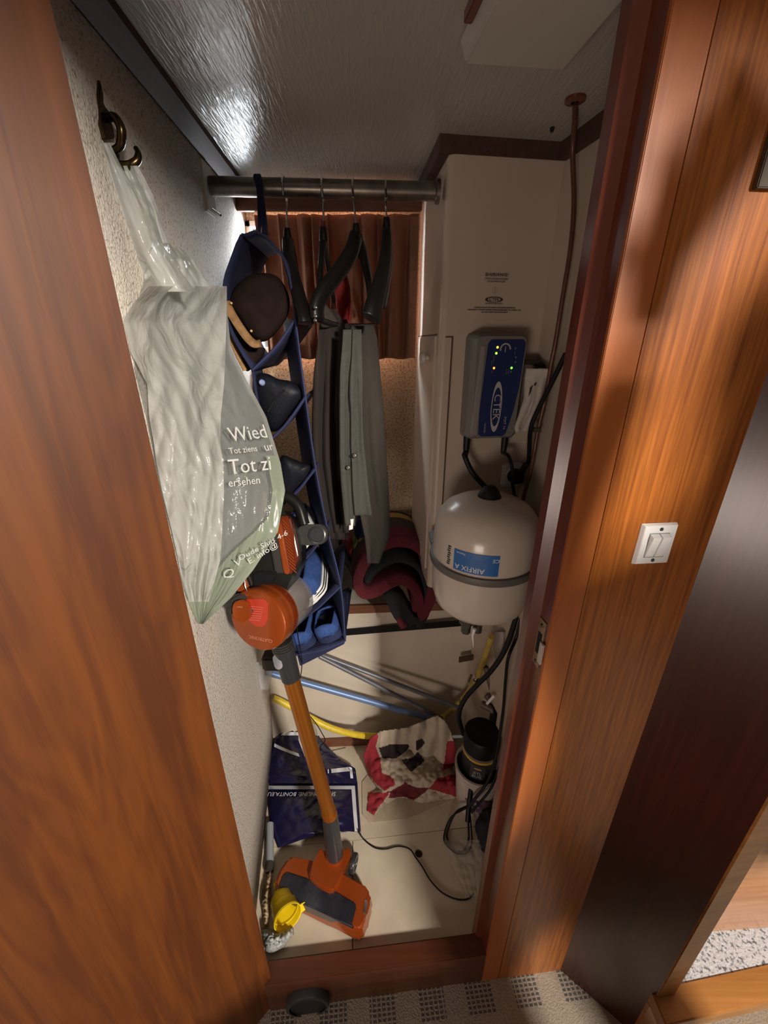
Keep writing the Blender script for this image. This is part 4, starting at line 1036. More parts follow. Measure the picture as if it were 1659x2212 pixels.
# ---- wall socket and plug
so = thing('wall_socket', P(1100, 1020, Y=1.0), 'white wall socket below the charger', 'socket')
sO = P(1100, 1022, Y=1.008); 
b = BM(); prism(b, [sO+cR*x+cU*z for x, z in ((-0.024, -0.032), (0.026, -0.032), (0.026, 0.030), (-0.024, 0.030))], cN*0.018); mk('body', b, OFFW, so, bevel=0.004)
b = BM(); lathe(b, [(0, 0.0215), (0.018, 0.0215), (0.0195, 0.0185), (0.0195, 0.018)], sO, cN, 28); mk('face', b, OFFW, so)
pg = thing('mains_plug', P(1105, 1025, Y=0.96), 'round black mains plug in the wall socket', 'plug')
pO = sO+cN*0.022+cR*0.004
b = BM(); lathe(b, [(0, 0), (0.019, 0), (0.019, 0.012), (0.016, 0.022), (0.008, 0.026), (0, 0.026)], pO, cN, 28); mk('body', b, BLACKR, pg)
b = BM(); sweep(b, [pO+cN*0.012, pO+cN*0.018+cU*0.018+cR*0.010, pO+cN*0.018+cU*0.036+cR*0.02], 0.007, 12); mk('strain_relief', b, BLACKR, pg)
b = BM(); sweep(b, catmull([pO+cN*0.018+cU*0.030+cR*0.016, pO+cN*0.020+cU*0.044+cR*0.022, P(1146, 930, Y=0.91), P(1160, 890, Y=0.89), P(1185, 840, Y=0.86), P(1222, 765, Y=0.82)], 7), 0.0052, 10); mk('lead', b, BLACKR, pg)
cg = 'black leads below the charger'
cable('charger_lead', [C(-0.052, -0.155, 0.022), P(1004, 985, Y=0.945), P(1020, 1020, Y=0.94), P(1052, 1056, Y=0.93), P(1090, 1095, Y=0.93), P(1120, 1125, Y=0.935), P(1140, 1155, Y=0.94), P(1160, 1200, Y=0.94)], 0.0065, BLACKR, 'thick black lead curving from the left of the charger', 'cable', cg)
cable('charger_lead', [C(0.044, -0.155, 0.022), P(1098, 985, Y=0.945), P(1106, 1010, Y=0.925), P(1108, 1050, Y=0.92), P(1116, 1085, Y=0.925), P(1130, 1120, Y=0.925), P(1150, 1165, Y=0.93)], 0.0042, BLACKR, 'thin black lead running down from the right of the charger', 'cable', cg)
# ---- copper pipe on the right wall
CUP = mat('brown_copper', (0.12, 0.05, 0.03), 0.4, metal=0.35, var=0.3, vscale=40)
pp = thing('copper_pipe', P(1243, 300, Y=0.93), 'thin brown pipe bent down the right wall from the ceiling', 'pipe')
b = BM(); sweep(b, catmull([P(1243, 212, Y=0.86), P(1242, 260, Y=0.90), P(1237, 330, Y=0.93), P(1240, 440, Y=0.92), P(1232, 540, Y=0.91), P(1216, 640, Y=0.91), P(1200, 740, Y=0.915), P(1190, 790, Y=0.92), P(1178, 860, Y=0.925), P(1162, 930, Y=0.93), P(1155, 970, Y=0.93), P(1146, 1020, Y=0.94), P(1132, 1070, Y=0.945), P(1125, 1110, Y=0.95)], 6), 0.0046, 10); mk('tube', b, CUP, pp)
b = BM(); lathe(b, [(0, 0), (0.016, 0), (0.016, 0.004), (0.006, 0.006)], P(1243, 212, z=CZ-0.0), (0, 0, -1), 24); mk('ceiling_rose', b, MAHOG, pp)
b = BM(); box(b, P(1160, 928, Y=0.925), (0.018, 0.008, 0.010)); mk('clip', b, mat('dark_fitting', (0.04, 0.04, 0.04)), pp, bevel=0.001)
b = BM(); lathe(b, [(0, 0), (0.004, 0), (0.003, 0.006), (0, 0.008)], P(1193, 275, z=CZ), (0, 0, -1), 12); mk('ceiling_screw', b, HOLE, label='small dark screw in the ceiling near the brown pipe', cat='screw')
# ---- bracket and folded wrapper right of the charger
b = BM(); prism(b, [P(u, v, Y=0.965) for u, v in ((1135, 777), (1165, 779), (1180, 790), (1178, 797), (1160, 788), (1134, 788))], (0, 0.035, 0)); mk('wall_bracket', b, mat('dark_bracket', (0.03, 0.015, 0.014), 0.5), smooth=False, bevel=0.001, label='dark metal bracket on the wall right of the charger', cat='bracket')
wp = thing('paper_wrapper', P(1130, 930, Y=0.94), 'crumpled grey white paper wrapper tucked behind the black lead', 'wrapper')
WRP = mat('grey_paper', (0.46, 0.41, 0.36), 0.85, var=0.12, vscale=60, bump=0.3, bscale=60)
b = sheet([(796, 1138, 1185, 0.95, 0.925), (815, 1136, 1182, 0.95, 0.925), (860, 1134, 1174, 0.95, 0.925), (900, 1122, 1160, 0.95, 0.93), (922, 1114, 1148, 0.95, 0.935), (932, 1116, 1138, 0.95, 0.935)], 30, 40, 0.006, 1.6, 0.3, seed=6)
solid(mk('sheet', b, WRP, wp, angle=60), 0.004)
for px_ in (((1145, 838), (1151, 832), (1148, 845), (1141, 858)), ((1155, 828), (1161, 824), (1160, 831), (1154, 834))):
    b = BM(); prism(b, [P(u, v, Y=0.935) for u, v in px_], (0, 0.004, 0)); mk('print', b, PRB, wp, smooth=False)
b = BM(); prism(b, [P(u, v, x=wr(0.86)-0.001) for u, v in ((1182, 858), (1189, 850), (1189, 866), (1184, 872))], (-0.002, 0, 0)); mk('wall_clip', b, mat('dark_fitting', (0.04, 0.04, 0.04)), smooth=False, label='small dark clip on the right wall beside the jamb', cat='clip')

# ---- door hardware on the post
sp = thing('strike_plate', P(1155, 1370, x=0.262), 'worn brass strike plate with dark slot on the door post', 'strike plate')
def J(y, z, n=0.0):                           # on the reveal of the post, y from 0.557 (in) to 0.529 (out)
    t = (0.557-y)/0.028; return Vector((lerp(0.262, 0.267, t)-0.0003-n, y, z))
b = BM(); prism(b, [J(0.556, 0.985), J(0.537, 0.985), J(0.537, 1.078), J(0.556, 1.078)], (-0.0015, 0, 0)); mk('plate', b, mat('worn_brass', (0.34, 0.25, 0.16), 0.35, metal=0.7, var=0.3, vscale=80), sp, smooth=False)
b = BM(); prism(b, [J(0.552, 1.010, 0.0016), J(0.541, 1.010, 0.0016), J(0.541, 1.052, 0.0016), J(0.552, 1.052, 0.0016)], (-0.0004, 0, 0)); mk('slot', b, HOLE, sp, smooth=False)
b = BM(); hexa(b, [J(0.540, 1.000, 0.001), J(0.530, 1.000, 0.001), J(0.530, 1.040, 0.001), J(0.540, 1.040, 0.001)], [J(0.540, 1.000, 0.004), J(0.528, 1.000, 0.006), J(0.528, 1.040, 0.006), J(0.540, 1.040, 0.004)]); mk('lip', b, mat('worn_steel', (0.6, 0.58, 0.54), 0.3, metal=0.6), sp, smooth=False)
for zz in (0.993, 1.068):
    b = BM(); lathe(b, [(0, 0.001), (0.003, 0.0008), (0.0035, 0)], J(0.5465, zz, 0.0016), (-1, -0.15, 0), 12); mk('screw', b, BRASS, sp)
# ---- double light switch
sw = thing('light_switch', P(1410, 1215, Y=0.54), 'white double rocker light switch on the orange panel', 'switch')
bR = Vector((1, 0.0956, 0)).normalized(); bU = Vector((0, 0, 1)); bN = bR.cross(bU)
sO2 = (P(1373, 1172, Y=0.538)+P(1447, 1172, Y=0.543))/2; sO2.y = Yb(sO2.x)-0.0012
def S(x, z, n): return sO2+bR*x+bU*z+bN*n
b = BM(); hexa(b, [S(x, z, 0) for x, z in ((-0.028, -0.0335), (0.028, -0.0335), (0.028, 0.0335), (-0.028, 0.0335))], [S(x, z, 0.006) for x, z in ((-0.0245, -0.031), (0.0255, -0.031), (0.0255, 0.031), (-0.0245, 0.031))])
mk('plate', b, WHITEP, sw, smooth=False, bevel=0.0006)
b = BM(); prism(b, [S(x, z, 0.006) for x, z in ((-0.0155, -0.0205), (0.0155, -0.0205), (0.0155, 0.0195), (-0.0155, 0.0195))], bN*0.0004); mk('recess', b, mat('grey_gap', (0.25, 0.25, 0.25), 0.6), sw, smooth=False)
for x0 in (-0.0146, 0.0006):
    b = BM(); hexa(b, [S(x0, -0.0195, 0.006), S(x0+0.014, -0.0195, 0.006), S(x0+0.014, 0.0185, 0.006), S(x0, 0.0185, 0.006)], [S(x0+0.0005, -0.0190, 0.0072), S(x0+0.0135, -0.0190, 0.0072), S(x0+0.0135, 0.0150, 0.0140), S(x0+0.0005, 0.0150, 0.0140)]); mk('rocker', b, WHITEP, sw, smooth=False, bevel=0.0004)
for z in (-0.0255, 0.0255):
    b = BM(); lathe(b, [(0, 0.0012), (0.0024, 0.001), (0.003, 0)], S(0.001, z, 0.006), bN, 14); mk('screw', b, mat('grey_screw', (0.16, 0.16, 0.16), 0.35, metal=0.8), sw)
# ---- brass plate at the right edge
bp = thing('brass_plate', P(1640, 350, Y=0.545), 'bright brass plate in a dark frame at the right edge of the panel', 'plate')
q = P(1620, 404, Y=0.543); q.y = Yb(q.x)-0.001
def BP(x, z, n): return q+bR*x+bU*z+bN*n
b = BM(); prism(b, [BP(-0.002, -0.004, 0), BP(0.06, -0.004, 0), BP(0.06, 0.074, 0), BP(-0.002, 0.074, 0)], bN*0.008); mk('frame', b, mat('dark_bronze', (0.055, 0.035, 0.018), 0.5), bp, smooth=False, bevel=0.001)
b = BM(); prism(b, [BP(0.008, 0.003, 0.008), BP(0.056, 0.003, 0.008), BP(0.056, 0.066, 0.008), BP(0.008, 0.066, 0.008)], bN*0.002); mk('plate', b, BRASSB, bp, smooth=False)
# ---- black rubber stop on the sill
dc = P(660, 2166, Y=0.462); dc.y = Yb(dc.x)
ds = thing('rubber_stop', dc, 'round black rubber stop on the front of the mahogany sill', 'stop')
b = BM(); lathe(b, [(0.056, 0.0), (0.056, 0.013), (0.053, 0.018), (0.046, 0.019)], dc+Vector((0, 0, -0.040)), bN, 40); mk('rim', b, mat('stop_rim', (0.035, 0.035, 0.036), 0.4), ds)
b = BM(); lathe(b, [(0.049, 0.0), (0.048, 0.015), (0, 0.015)], dc+Vector((0, 0, -0.040)), bN, 40); mk('face', b, mat('stop_face', (0.014, 0.014, 0.015), 0.5), ds)
# ================================================================== LOW THINGS AND FLOOR
# ---- tubes and hoses leaning at the back
tg = 'loose tubes leaning against the cream panel'
cable('tube', [P(676, 1408, Y=1.115), P(990, 1528, Y=1.10)], 0.0075, ALU, 'upper thin grey metal tube leaning across the cream panel', 'tube', tg, n=14, k=10)
cable('tube', [P(690, 1418, Y=1.10), P(955, 1552, Y=1.09)], 0.0075, ALU, 'lower thin grey metal tube crossing just under the upper one', 'tube', tg, n=14, k=10)
cable('tube', [P(556, 1446, Y=1.095), P(930, 1552, Y=1.115)], 0.0115, BLUET, 'blue grey tube lying low across the panel behind the vacuum tube', 'tube', tg, n=16, k=10)
hz = thing('yellow_hose', P(640, 1535, Y=1.1), 'bright yellow hose sagging along the foot of the panel', 'hose')
b = BM(); sweep(b, catmull([P(590, 1508, Y=1.115), P(605, 1514, Y=1.115), P(640, 1533, Y=1.11), P(700, 1566, Y=1.10), P(750, 1583, Y=1.09), P(800, 1590, Y=1.075), P(850, 1588, Y=1.07), P(910, 1570, Y=1.11), P(960, 1548, Y=1.14)], 7), 0.0115, 16); mk('hose', b, YELL, hz)
b = BM(); sweep(b, catmull([P(960, 1548, Y=1.14), P(1000, 1510, Y=1.135), P(1024, 1475, Y=1.08), P(1040, 1440, Y=1.06), P(1052, 1405, Y=1.03), P(1062, 1375, Y=0.98)], 7), 0.010, 16); mk('rising_hose', b, YELD, hz)
b = BM(); lathe(b, [(0.0115, -0.012), (0.0125, -0.01), (0.0125, 0.01), (0.0115, 0.012)], P(1030, 1464, Y=1.072), P(1040, 1440, Y=1.06)-P(1024, 1475, Y=1.08), 18); mk('hose_clip', b, CHROME, hz)
b = BM(); sweep(b, [P(1018, 1458, Y=1.06), P(1012, 1472, Y=1.06)], 0.004, 8); mk('clip_screw', b, STEEL, hz)
cable('hose_stub', [P(1066, 1505, Y=1.02), P(1080, 1490, Y=1.0), P(1096, 1472, Y=0.97)], 0.009, YELD, 'short faded yellow hose end with white tie behind the door post', 'hose')
# ---- cables on the right
cable('black_cable', [P(1128, 1290, Y=0.93), P(1112, 1345, Y=0.93), P(1090, 1405, Y=0.935), P(1060, 1450, Y=0.94), P(1030, 1480, Y=0.95), P(1004, 1510, Y=0.955), P(991, 1545, Y=0.955), P(1000, 1585, Y=0.98)], 0.0078, BLACKR, 'thick black hose curving down from behind the vessel', 'cable')
cable('black_cable', [P(1126, 1330, Y=0.92), P(1114, 1380, Y=0.91), P(1098, 1420, Y=0.88), P(1092, 1470, Y=0.9), P(1086, 1540, Y=0.9), P(1070, 1640, Y=0.86), P(1052, 1690, Y=0.84), P(1030, 1720, Y=0.83), P(1012, 1745, Y=0.82)], 0.0045, BLACKR, 'long thin black cable hanging down beside the door post', 'cable')
cable('black_cable', [P(1085, 1640, Y=0.84), P(1062, 1700, Y=0.83), P(1035, 1735, Y=0.82), P(1018, 1755, Y=0.815)], 0.0040, BLACKR, 'short black cable crossing the white bucket', 'cable')
vg = thing('seacock_fittings', P(1060, 1500, Y=1.02), 'cluster of grimy valve fittings behind the door post', 'fittings')
GRIM = mat('grimy_metal', (0.14, 0.10, 0.075), 0.6, metal=0.4, var=0.4, vscale=80)
for a_, c_, r_ in (((1050, 1440, 1.05), (1066, 1500, 1.02), 0.011), ((1068, 1440, 1.04), (1074, 1480, 1.03), 0.008), ((1052, 1500, 1.02), (1070, 1520, 1.0), 0.014), ((1040, 1520, 1.0), (1068, 1535, 0.98), 0.012)):
    b = BM(); sweep(b, [P(a_[0], a_[1], Y=a_[2]), P(c_[0], c_[1], Y=c_[2])], r_, 12); mk('fitting', b, GRIM, vg)
b = BM(); sweep(b, [P(1052, 1520, Y=0.98), P(1068, 1502, Y=0.97)], 0.0045, 8); mk('white_tie', b, WHITEP, vg)
b = BM(); box(b, P(1078, 1545, Y=0.98), (0.05, 0.05, 0.09)); mk('valve_block', b, BLACKR, vg, bevel=0.008)
b = BM(); surf(b, lambda s, t: P(lerp(1062, 1112, s), lerp(1365, 1500, t), Y=1.05-0.08*math.sin(math.pi*s)), 14, 4); mk('grey_duct', b, mat('pale_duct', (0.33, 0.28, 0.25), 0.5), label='pale grey duct bulging from the right wall below the vessel', cat='duct')
# ---- can standing in a white bucket
cc = Vector((0.318, 0.93, 0.0))
bk = thing('bucket', cc, 'dirty white plastic bucket behind the door post', 'bucket')
BUK = mat('dirty_white', (0.52, 0.44, 0.40), 0.55, var=0.2, vscale=25)
b = BM(); lathe(b, [(0, 0.002), (0.060, 0.0), (0.062, 0.004), (0.075, 0.185), (0.0785, 0.187), (0.0785, 0.195), (0.072, 0.195), (0.059, 0.012), (0, 0.010)], cc, n=40); mk('pail', b, BUK, bk)
cn = thing('paint_can', cc+Vector((0, 0, 0.012)), 'black screw-top can with yellow ring standing in the white bucket', 'can')
b = BM(); lathe(b, [(0, 0), (0.054, 0), (0.056, 0.003), (0.056, 0.275), (0, 0.275)], cc+Vector((0, 0, 0.0125)), n=40); mk('body', b, mat('can_black', (0.016, 0.015, 0.016), 0.35), cn)
b = BM(); lathe(b, [(0.0565, 0.0), (0.0575, 0.001), (0.0575, 0.009), (0.0565, 0.010)], cc+Vector((0, 0, 0.262)), n=40); mk('yellow_ring', b, mat('can_yellow', (0.50, 0.30, 0.04), 0.45), cn)
b = BM(); lathe(b, [(0.0575, 0), (0.058, 0.003), (0.058, 0.008)], cc+Vector((0, 0, 0.275)), n=40); mk('rim', b, MGREY, cn)
b = BM(); lathe(b, [(0.0575, 0.0), (0.0575, 0.055), (0.054, 0.060), (0, 0.060)], cc+Vector((0, 0, 0.284)), n=48); mk('lid', b, BLACKR, cn)
def cpt(a, z, r=0.0566): return Vector((cc.x+r*math.sin(a), cc.y-r*math.cos(a), z))
b = BM(); surf(b, lambda s, t: cpt(lerp(-0.75, 0.1, s), lerp(0.175, 0.255, t)), 12, 2); lbl = mk('label', b, mat('can_label', (0.035, 0.034, 0.038), 0.5), cn)
CANT = mat('can_print', (0.35, 0.33, 0.30), 0.6)
for s_, zz, sz in (('BYL', 0.222, 0.017), ('BUIL', 0.207, 0.017)):
    a_ = -0.32; O = cpt(a_, zz, 0.0575); R_ = Vector((math.cos(a_), math.sin(a_), 0)); text('lettering', s_, O, R_, (0, 0, 1), sz, CANT, lbl, extr=0.0001)
a_ = -0.32; b = BM(); O = cpt(a_, 0.242, 0.0572); R_ = Vector((math.cos(a_), math.sin(a_), 0))
prism(b, [O+R_*0.013*math.cos(t_*0.3927)+Vector((0, 0, 0.004*math.sin(t_*0.3927))) for t_ in range(16)], R_.cross(Vector((0, 0, 1)))*0.0006); mk('emblem', b, mat('can_gold', (0.36, 0.24, 0.07), 0.5), lbl, smooth=False)
# purple and black bundle low down on the right
b = BM(); bmesh.ops.create_icosphere(b, subdivisions=4, radius=1)
bc = P(1040, 1790, z=0.05)
for v in b.verts:
    n_ = v.co.copy(); k = 1+0.25*mnoise.noise(n_*2.2)+0.08*mnoise.noise(n_*7)
    v.co = Vector((bc.x+0.03+n_.x*0.045*k, bc.y-0.015+n_.y*0.07*k, max(0.001, 0.055+n_.z*0.055*k)))
mk('cloth_bundle', b, mat('black_cloth', (0.012, 0.010, 0.016), 0.9), angle=180, label='crumpled black cloth bundle on the floor against the door post', cat='cloth')
b = BM(); bmesh.ops.create_icosphere(b, subdivisions=4, radius=1); bc = P(1030, 1742, z=0.07)
for v in b.verts:
    n_ = v.co.copy(); k = 1+0.3*mnoise.noise(n_*2.6+Vector((4, 0, 0)))+0.1*mnoise.noise(n_*8)
    v.co = Vector((bc.x+n_.x*0.04*k, bc.y+n_.y*0.03*k, 0.09+n_.z*0.022*k))
mk('plastic_pouch', b, mat('purple_plastic', (0.13, 0.075, 0.12), 0.35, var=0.5, vscale=40), angle=180, label='crumpled purple grey plastic pouch under the bucket cables', cat='pouch')
# coil of black cable
co = thing('cable_coil', P(995, 1800, z=0.01), 'loop of black cable tied up and resting on the floor by the door post', 'cable')
for i, (pts, r_) in enumerate(((((1012, 1740, .10), (985, 1755, .05), (968, 1790, .012), (966, 1812, .006), (985, 1838, .006), (1003, 1836, .008), (1012, 1815, .02), (1012, 1785, .05), (1010, 1745, .10)), 0.0034),
                          (((1008, 1745, .10), (975, 1765, .035), (960, 1800, .004), (962, 1822, .004), (985, 1842, .004), (1008, 1842, .005), (1019, 1822, .01), (1018, 1790, .04), (1014, 1748, .10)), 0.0026))):
    b = BM(); sweep(b, catmull([P(u, v, z=z) for u, v, z in pts], 7), r_, 8); mk('turn', b, BLACKR, co)
b = BM(); sweep(b, [P(1018, 1700, z=0.16), P(1012, 1745, z=0.10), P(1010, 1775, z=0.07)], 0.008, 10); mk('tied_end', b, BLACKR, co)
b = BM(); box(b, P(1021, 1702, z=0.165), (0.012, 0.006, 0.010)); mk('white_tag', b, WHITEP, co, bevel=0.001)
cable('floor_cable', [P(775, 1795, z=0.03), P(785, 1812, z=0.006), P(808, 1830, z=0.004), P(832, 1834, z=0.004), P(860, 1828, z=0.004), P(885, 1834, z=0.004), P(898, 1852, z=0.004), P(912, 1872, z=0.004), P(930, 1902, z=0.004), P(955, 1928, z=0.004), P(985, 1942, z=0.004), P(1010, 1942, z=0.004), P(1024, 1930, z=0.004)], 0.0022, BLACKR, 'thin black cable wandering over the cream floor past the round hole', 'cable')
cable('thin_wire', [P(668, 1545, Y=1.03), P(682, 1562, Y=1.03), P(695, 1583, Y=1.04), P(702, 1600, Y=1.06), P(690, 1612, z=0.01)], 0.0016, BLACKR, 'thin dark wire dangling behind the orange vacuum tube', 'wire')
cable('thin_wire', [P(648, 1250, Y=0.84), P(645, 1300, Y=0.84), P(642, 1360, Y=0.84), P(650, 1410, Y=0.86), P(652, 1440, Y=0.9), P(648, 1470, Y=0.95)], 0.0014, BLACKR, 'thin black cord hanging in front of the bottom shoes', 'wire')
# clear crumpled plastic film by the post
CLR = plastic_film('crumpled_clear_film', (0.62, 0.58, 0.54), 0.30, rough=0.12, transl=0.3, bump=0.6, bscale=45)
b = sheet([(1800, 985, 1035, 0, 0), (1850, 965, 1036, 0, 0), (1890, 985, 1034, 0, 0), (1935, 1005, 1030, 0, 0)], 4, 4, 0, 0) if False else BM()
def clr(s, t):
    v = lerp(1815, 1940, t); u = lerp(lerp(958, 1005, t), 1040, s)
    return P(u, v, z=0.004+0.018*abs(fold(s*4, t*4, 1.3, 2))+0.05*s*(1-t))
surf(b, clr, 30, 36); mk('plastic_film', b, CLR, angle=180, label='crumpled clear plastic film on the floor beside the door post', cat='plastic')
# ---- flag in a heap
FLW, FLR, FLB = mat('flag_cream', (0.46, 0.38, 0.29), 0.9, var=0.12, vscale=30, bump=0.1, bscale=300), mat('flag_red', (0.30, 0.018, 0.03), 0.85, var=0.12, vscale=60), mat('flag_black', (0.018, 0.010, 0.012), 0.9)
FLD = mat('flag_wine', (0.12, 0.008, 0.016), 0.85)
fo = [(792, 1612), (800, 1592), (822, 1578), (880, 1570), (905, 1560), (945, 1543), (962, 1556), (975, 1580), (985, 1610), (985, 1640), (978, 1660), (996, 1690), (1002, 1715), (985, 1725), (905, 1735), (890, 1728), (860, 1722), (830, 1742), (808, 1762), (792, 1752), (796, 1715), (820, 1706), (800, 1680), (788, 1650), (784, 1630)]
redz = [[(786, 1600), (815, 1580), (818, 1590), (812, 1610), (822, 1640), (826, 1668), (850, 1682), (854, 1694), (832, 1708), (812, 1690), (790, 1665), (785, 1630)],
        [(790, 1712), (825, 1714), (845, 1708), (820, 1740), (806, 1764), (788, 1755)], [(925, 1702), (945, 1682), (985, 1672), (1000, 1690), (1008, 1720), (985, 1720), (940, 1706)], [(965, 1600), (990, 1600), (985, 1650), (955, 1665), (960, 1640)]]
blkz = [[(819, 1614), (845, 1606), (880, 1606), (886, 1610), (870, 1628), (858, 1638), (827, 1640)], [(866, 1642), (895, 1634), (902, 1622), (917, 1645), (888, 1668)], [(899, 1598), (912, 1594), (920, 1604), (908, 1614), (900, 1622)]]
dkz = [[(845, 1706), (875, 1690), (900, 1700), (926, 1700), (905, 1722), (893, 1730), (870, 1720), (840, 1722)]]
def fcol(u, v):
    for z_ in blkz:
        if inpoly(u, v, z_): return 2
    for z_ in dkz:
        if inpoly(u, v, z_): return 3
    for z_ in redz:
        if inpoly(u, v, z_): return 1
    return 0
def fh(u, v):
    # distance to the outline drives the height of the heap
    dmin = 1e9
    for i in range(len(fo)):
        x1, y1 = fo[i]; x2, y2 = fo[(i+1) % len(fo)]; dx, dy = x2-x1, y2-y1
        t = max(0, min(1, ((u-x1)*dx+(v-y1)*dy)/(dx*dx+dy*dy))); dmin = min(dmin, math.hypot(u-x1-t*dx, v-y1-t*dy))
    k = min(1, dmin/55)
    hump = 0.085*math.sqrt(k)*(1 if v < 1690 else max(0.12, 1-(v-1690)/40))
    wr_ = 0.020*fold(u/60, v/60, 1.6, 3)+0.014*abs(fold(u/26+v/60, v/30, 1.3, 7))+0.007*fold(u/12, v/12, 1.2, 1)
    return max(0.003, 0.004+hump+wr_*min(1, dmin/10))
b = BM(); st = 1.7; nx, ny = int((1010-780)/st), int((1770-1540)/st); gv = {}
for j in range(ny+1):
    for i in range(nx+1):
        u, v = 780+i*st, 1540+j*st
        if inpoly(u, v, fo): gv[(i, j)] = b.verts.new(P(u, v, z=max(fh(u, v), P(u, v, Y=1.035+0.02*fold(u/25, v/60, 1.4, 5)).z)))
for j in range(ny):
    for i in range(nx):
        ks = [(i, j), (i+1, j), (i+1, j+1), (i, j+1)]
        if all(k in gv for k in ks):
            fc = b.faces.new([gv[k] for k in ks]); fc.material_index = fcol(780+(i+0.5)*st, 1540+(j+0.5)*st)
for v in [v for v in b.verts if not v.link_faces]: b.verts.remove(v)
solid(mk('flag', b, [FLW, FLR, FLB, FLD], angle=180, label='crumpled cream flag with red and black patches heaped on the floor', cat='flag'), 0.003, -1)
fb = [(782, 1690), (800, 1668), (860, 1700), (990, 1690), (1000, 1720), (880, 1770), (800, 1778), (783, 1760)]
b = BM(); cen = P(880, 1725, z=0.002)
prism(b, [P(u, v, z=0.0008) for u, v in fb], (0, 0, 0.003)); mk('floor_cloth', b, mat('floor_cloth_cream', (0.50, 0.41, 0.30), 0.9, var=0.15, vscale=25), smooth=False, label='flat cream cloth lying under the crumpled flag', cat='cloth')
# red topped pin with a needle
pn = thing('needle_tool', P(705, 1628, z=0.01), 'small red handled needle lying on the floor behind the navy bag', 'needle')
b = BM(); A, B_ = P(697, 1632, z=0.012), P(711, 1627, z=0.012)
lathe(b, [(0, 0), (0.007, 0), (0.007, 0.003), (0.0035, 0.004), (0.0035, 0.020), (0.0055, 0.021), (0.0055, 0.026), (0, 0.026)], A, B_-A, 14); mk('handle', b, mat('red_plastic', (0.40, 0.04, 0.035), 0.4), pn)
b = BM(); sweep(b, [B_, P(748, 1616, z=0.006)], 0.0012, 6); mk('needle', b, CHROME, pn)
# ---- navy shopping bag
NVB = mat('navy_glossy_film', (0.009, 0.008, 0.040), 0.22, coat=0.2, bump=0.25, bscale=26)
WLN = mat('white_line_print', (0.62, 0.63, 0.66), 0.4)
sb = thing('shopping_bag', P(680, 1830, z=0), 'glossy navy shopping bag with white border lines lying on the floor', 'shopping bag')
SBR = [(1688, 577, 772), (1720, 577, 774), (1760, 580, 777), (1800, 588, 780), (1832, 600, 700)]
def sbp(s, t, lift=0.0):
    v, uL, uR = rows_at(SBR, t); u = lerp(uL, uR, s)
    if t > 0.75: v = v-(t-0.75)*4*lerp(0, 34, s)
    e = (math.sin(math.pi*min(1, max(0, s)))**0.5)*(math.sin(math.pi*min(1, max(0, 0.08+0.9*t)))**0.5)
    return P(u, v, z=0.004+lift+0.042*e*(1+0.4*fold(s*3, t*3, 1, 4))+0.010*abs(fold(s*6+t*3, t*5, 1.2, 5))*e)
b = BM(); surf(b, sbp, 50, 40); mk('front', b, NVB, sb, angle=180)
FLR_ = [(1570, 632, 660), (1584, 600, 686), (1600, 592, 695), (1640, 586, 735), (1660, 580, 768), (1692, 576, 772)]
def sbf(s, t):
    v, uL, uR = rows_at(FLR_, t); u = lerp(uL, uR, s)
    return P(u, v, z=0.05+0.02*math.sin(3.14*s)-0.025*t*0.5+0.016*abs(fold(s*4, t*4, 1.3, 9))-0.012*(s > 0.7))
b = BM(); surf(b, sbf, 40, 26); mk('upper_fold', b, NVB, sb, angle=180)
def lines(fn, pts, wdt, name='border_line'):
    b = BM(); n = 24; a_ = []
    for i in range(n+1):
        s = lerp(pts[0][0], pts[1][0], i/n); t = lerp(pts[0][1], pts[1][1], i/n)
        p = fn(s, t); q_ = fn(s+(wdt if abs(pts[0][0]-pts[1][0]) < 0.05 else 0), t+(wdt*1.2 if abs(pts[0][0]-pts[1][0]) >= 0.05 else 0))
        up = Vector((0, 0, 0.0022)); a_.append((b.verts.new(p+up), b.verts.new(q_+up)))
    for i in range(n): b.faces.new((a_[i][0], a_[i+1][0], a_[i+1][1], a_[i][1]))
    mk(name, b, WLN, sb)
lines(sbp, ((0.0, 0.07), (0.93, 0.07)), 0.045)
lines(sbp, ((0.93, 0.07), (0.93, 0.88)), 0.04)
lines(sbf, ((0.02, 0.30), (0.42, 0.48)), 0.05)
lines(sbf, ((0.10, 0.10), (0.52, 0.10)), 0.05)
lines(sbf, ((0.52, 0.10), (0.50, 0.55)), 0.03)
lines(sbf, ((0.68, 0.76), (0.93, 0.72)), 0.06)
lines(sbf, ((0.93, 0.72), (0.93, 0.92)), 0.03)
O = sbp(0.38, 0.20, 0.004); R_ = (sbp(0.2, 0.20)-sbp(0.6, 0.20)).normalized(); D_ = (sbp(0.38, 0.3)-sbp(0.38, 0.1)).normalized()
text('lettering', 'SHOP ONLINE: BONITA.EU', O, R_, D_, 0.020, WLN, sb, lift=0.004, extr=0.0001)
# grey conduit along the foot of the left wall
gp = thing('grey_conduit', P(582, 1860, z=0), 'grey pipe end with dark collar lying along the foot of the left wall', 'pipe')
b = BM(); sweep(b, [P(583, 1780, z=0.016), P(583, 1868, z=0.016)], 0.012, 14); mk('tube', b, mat('grey_pipe', (0.30, 0.32, 0.34), 0.4), gp)
b = BM(); sweep(b, [P(583, 1864, z=0.016), P(581, 1882, z=0.016)], 0.0135, 14); mk('collar', b, mat('dark_fitting', (0.04, 0.04, 0.04)), gp)
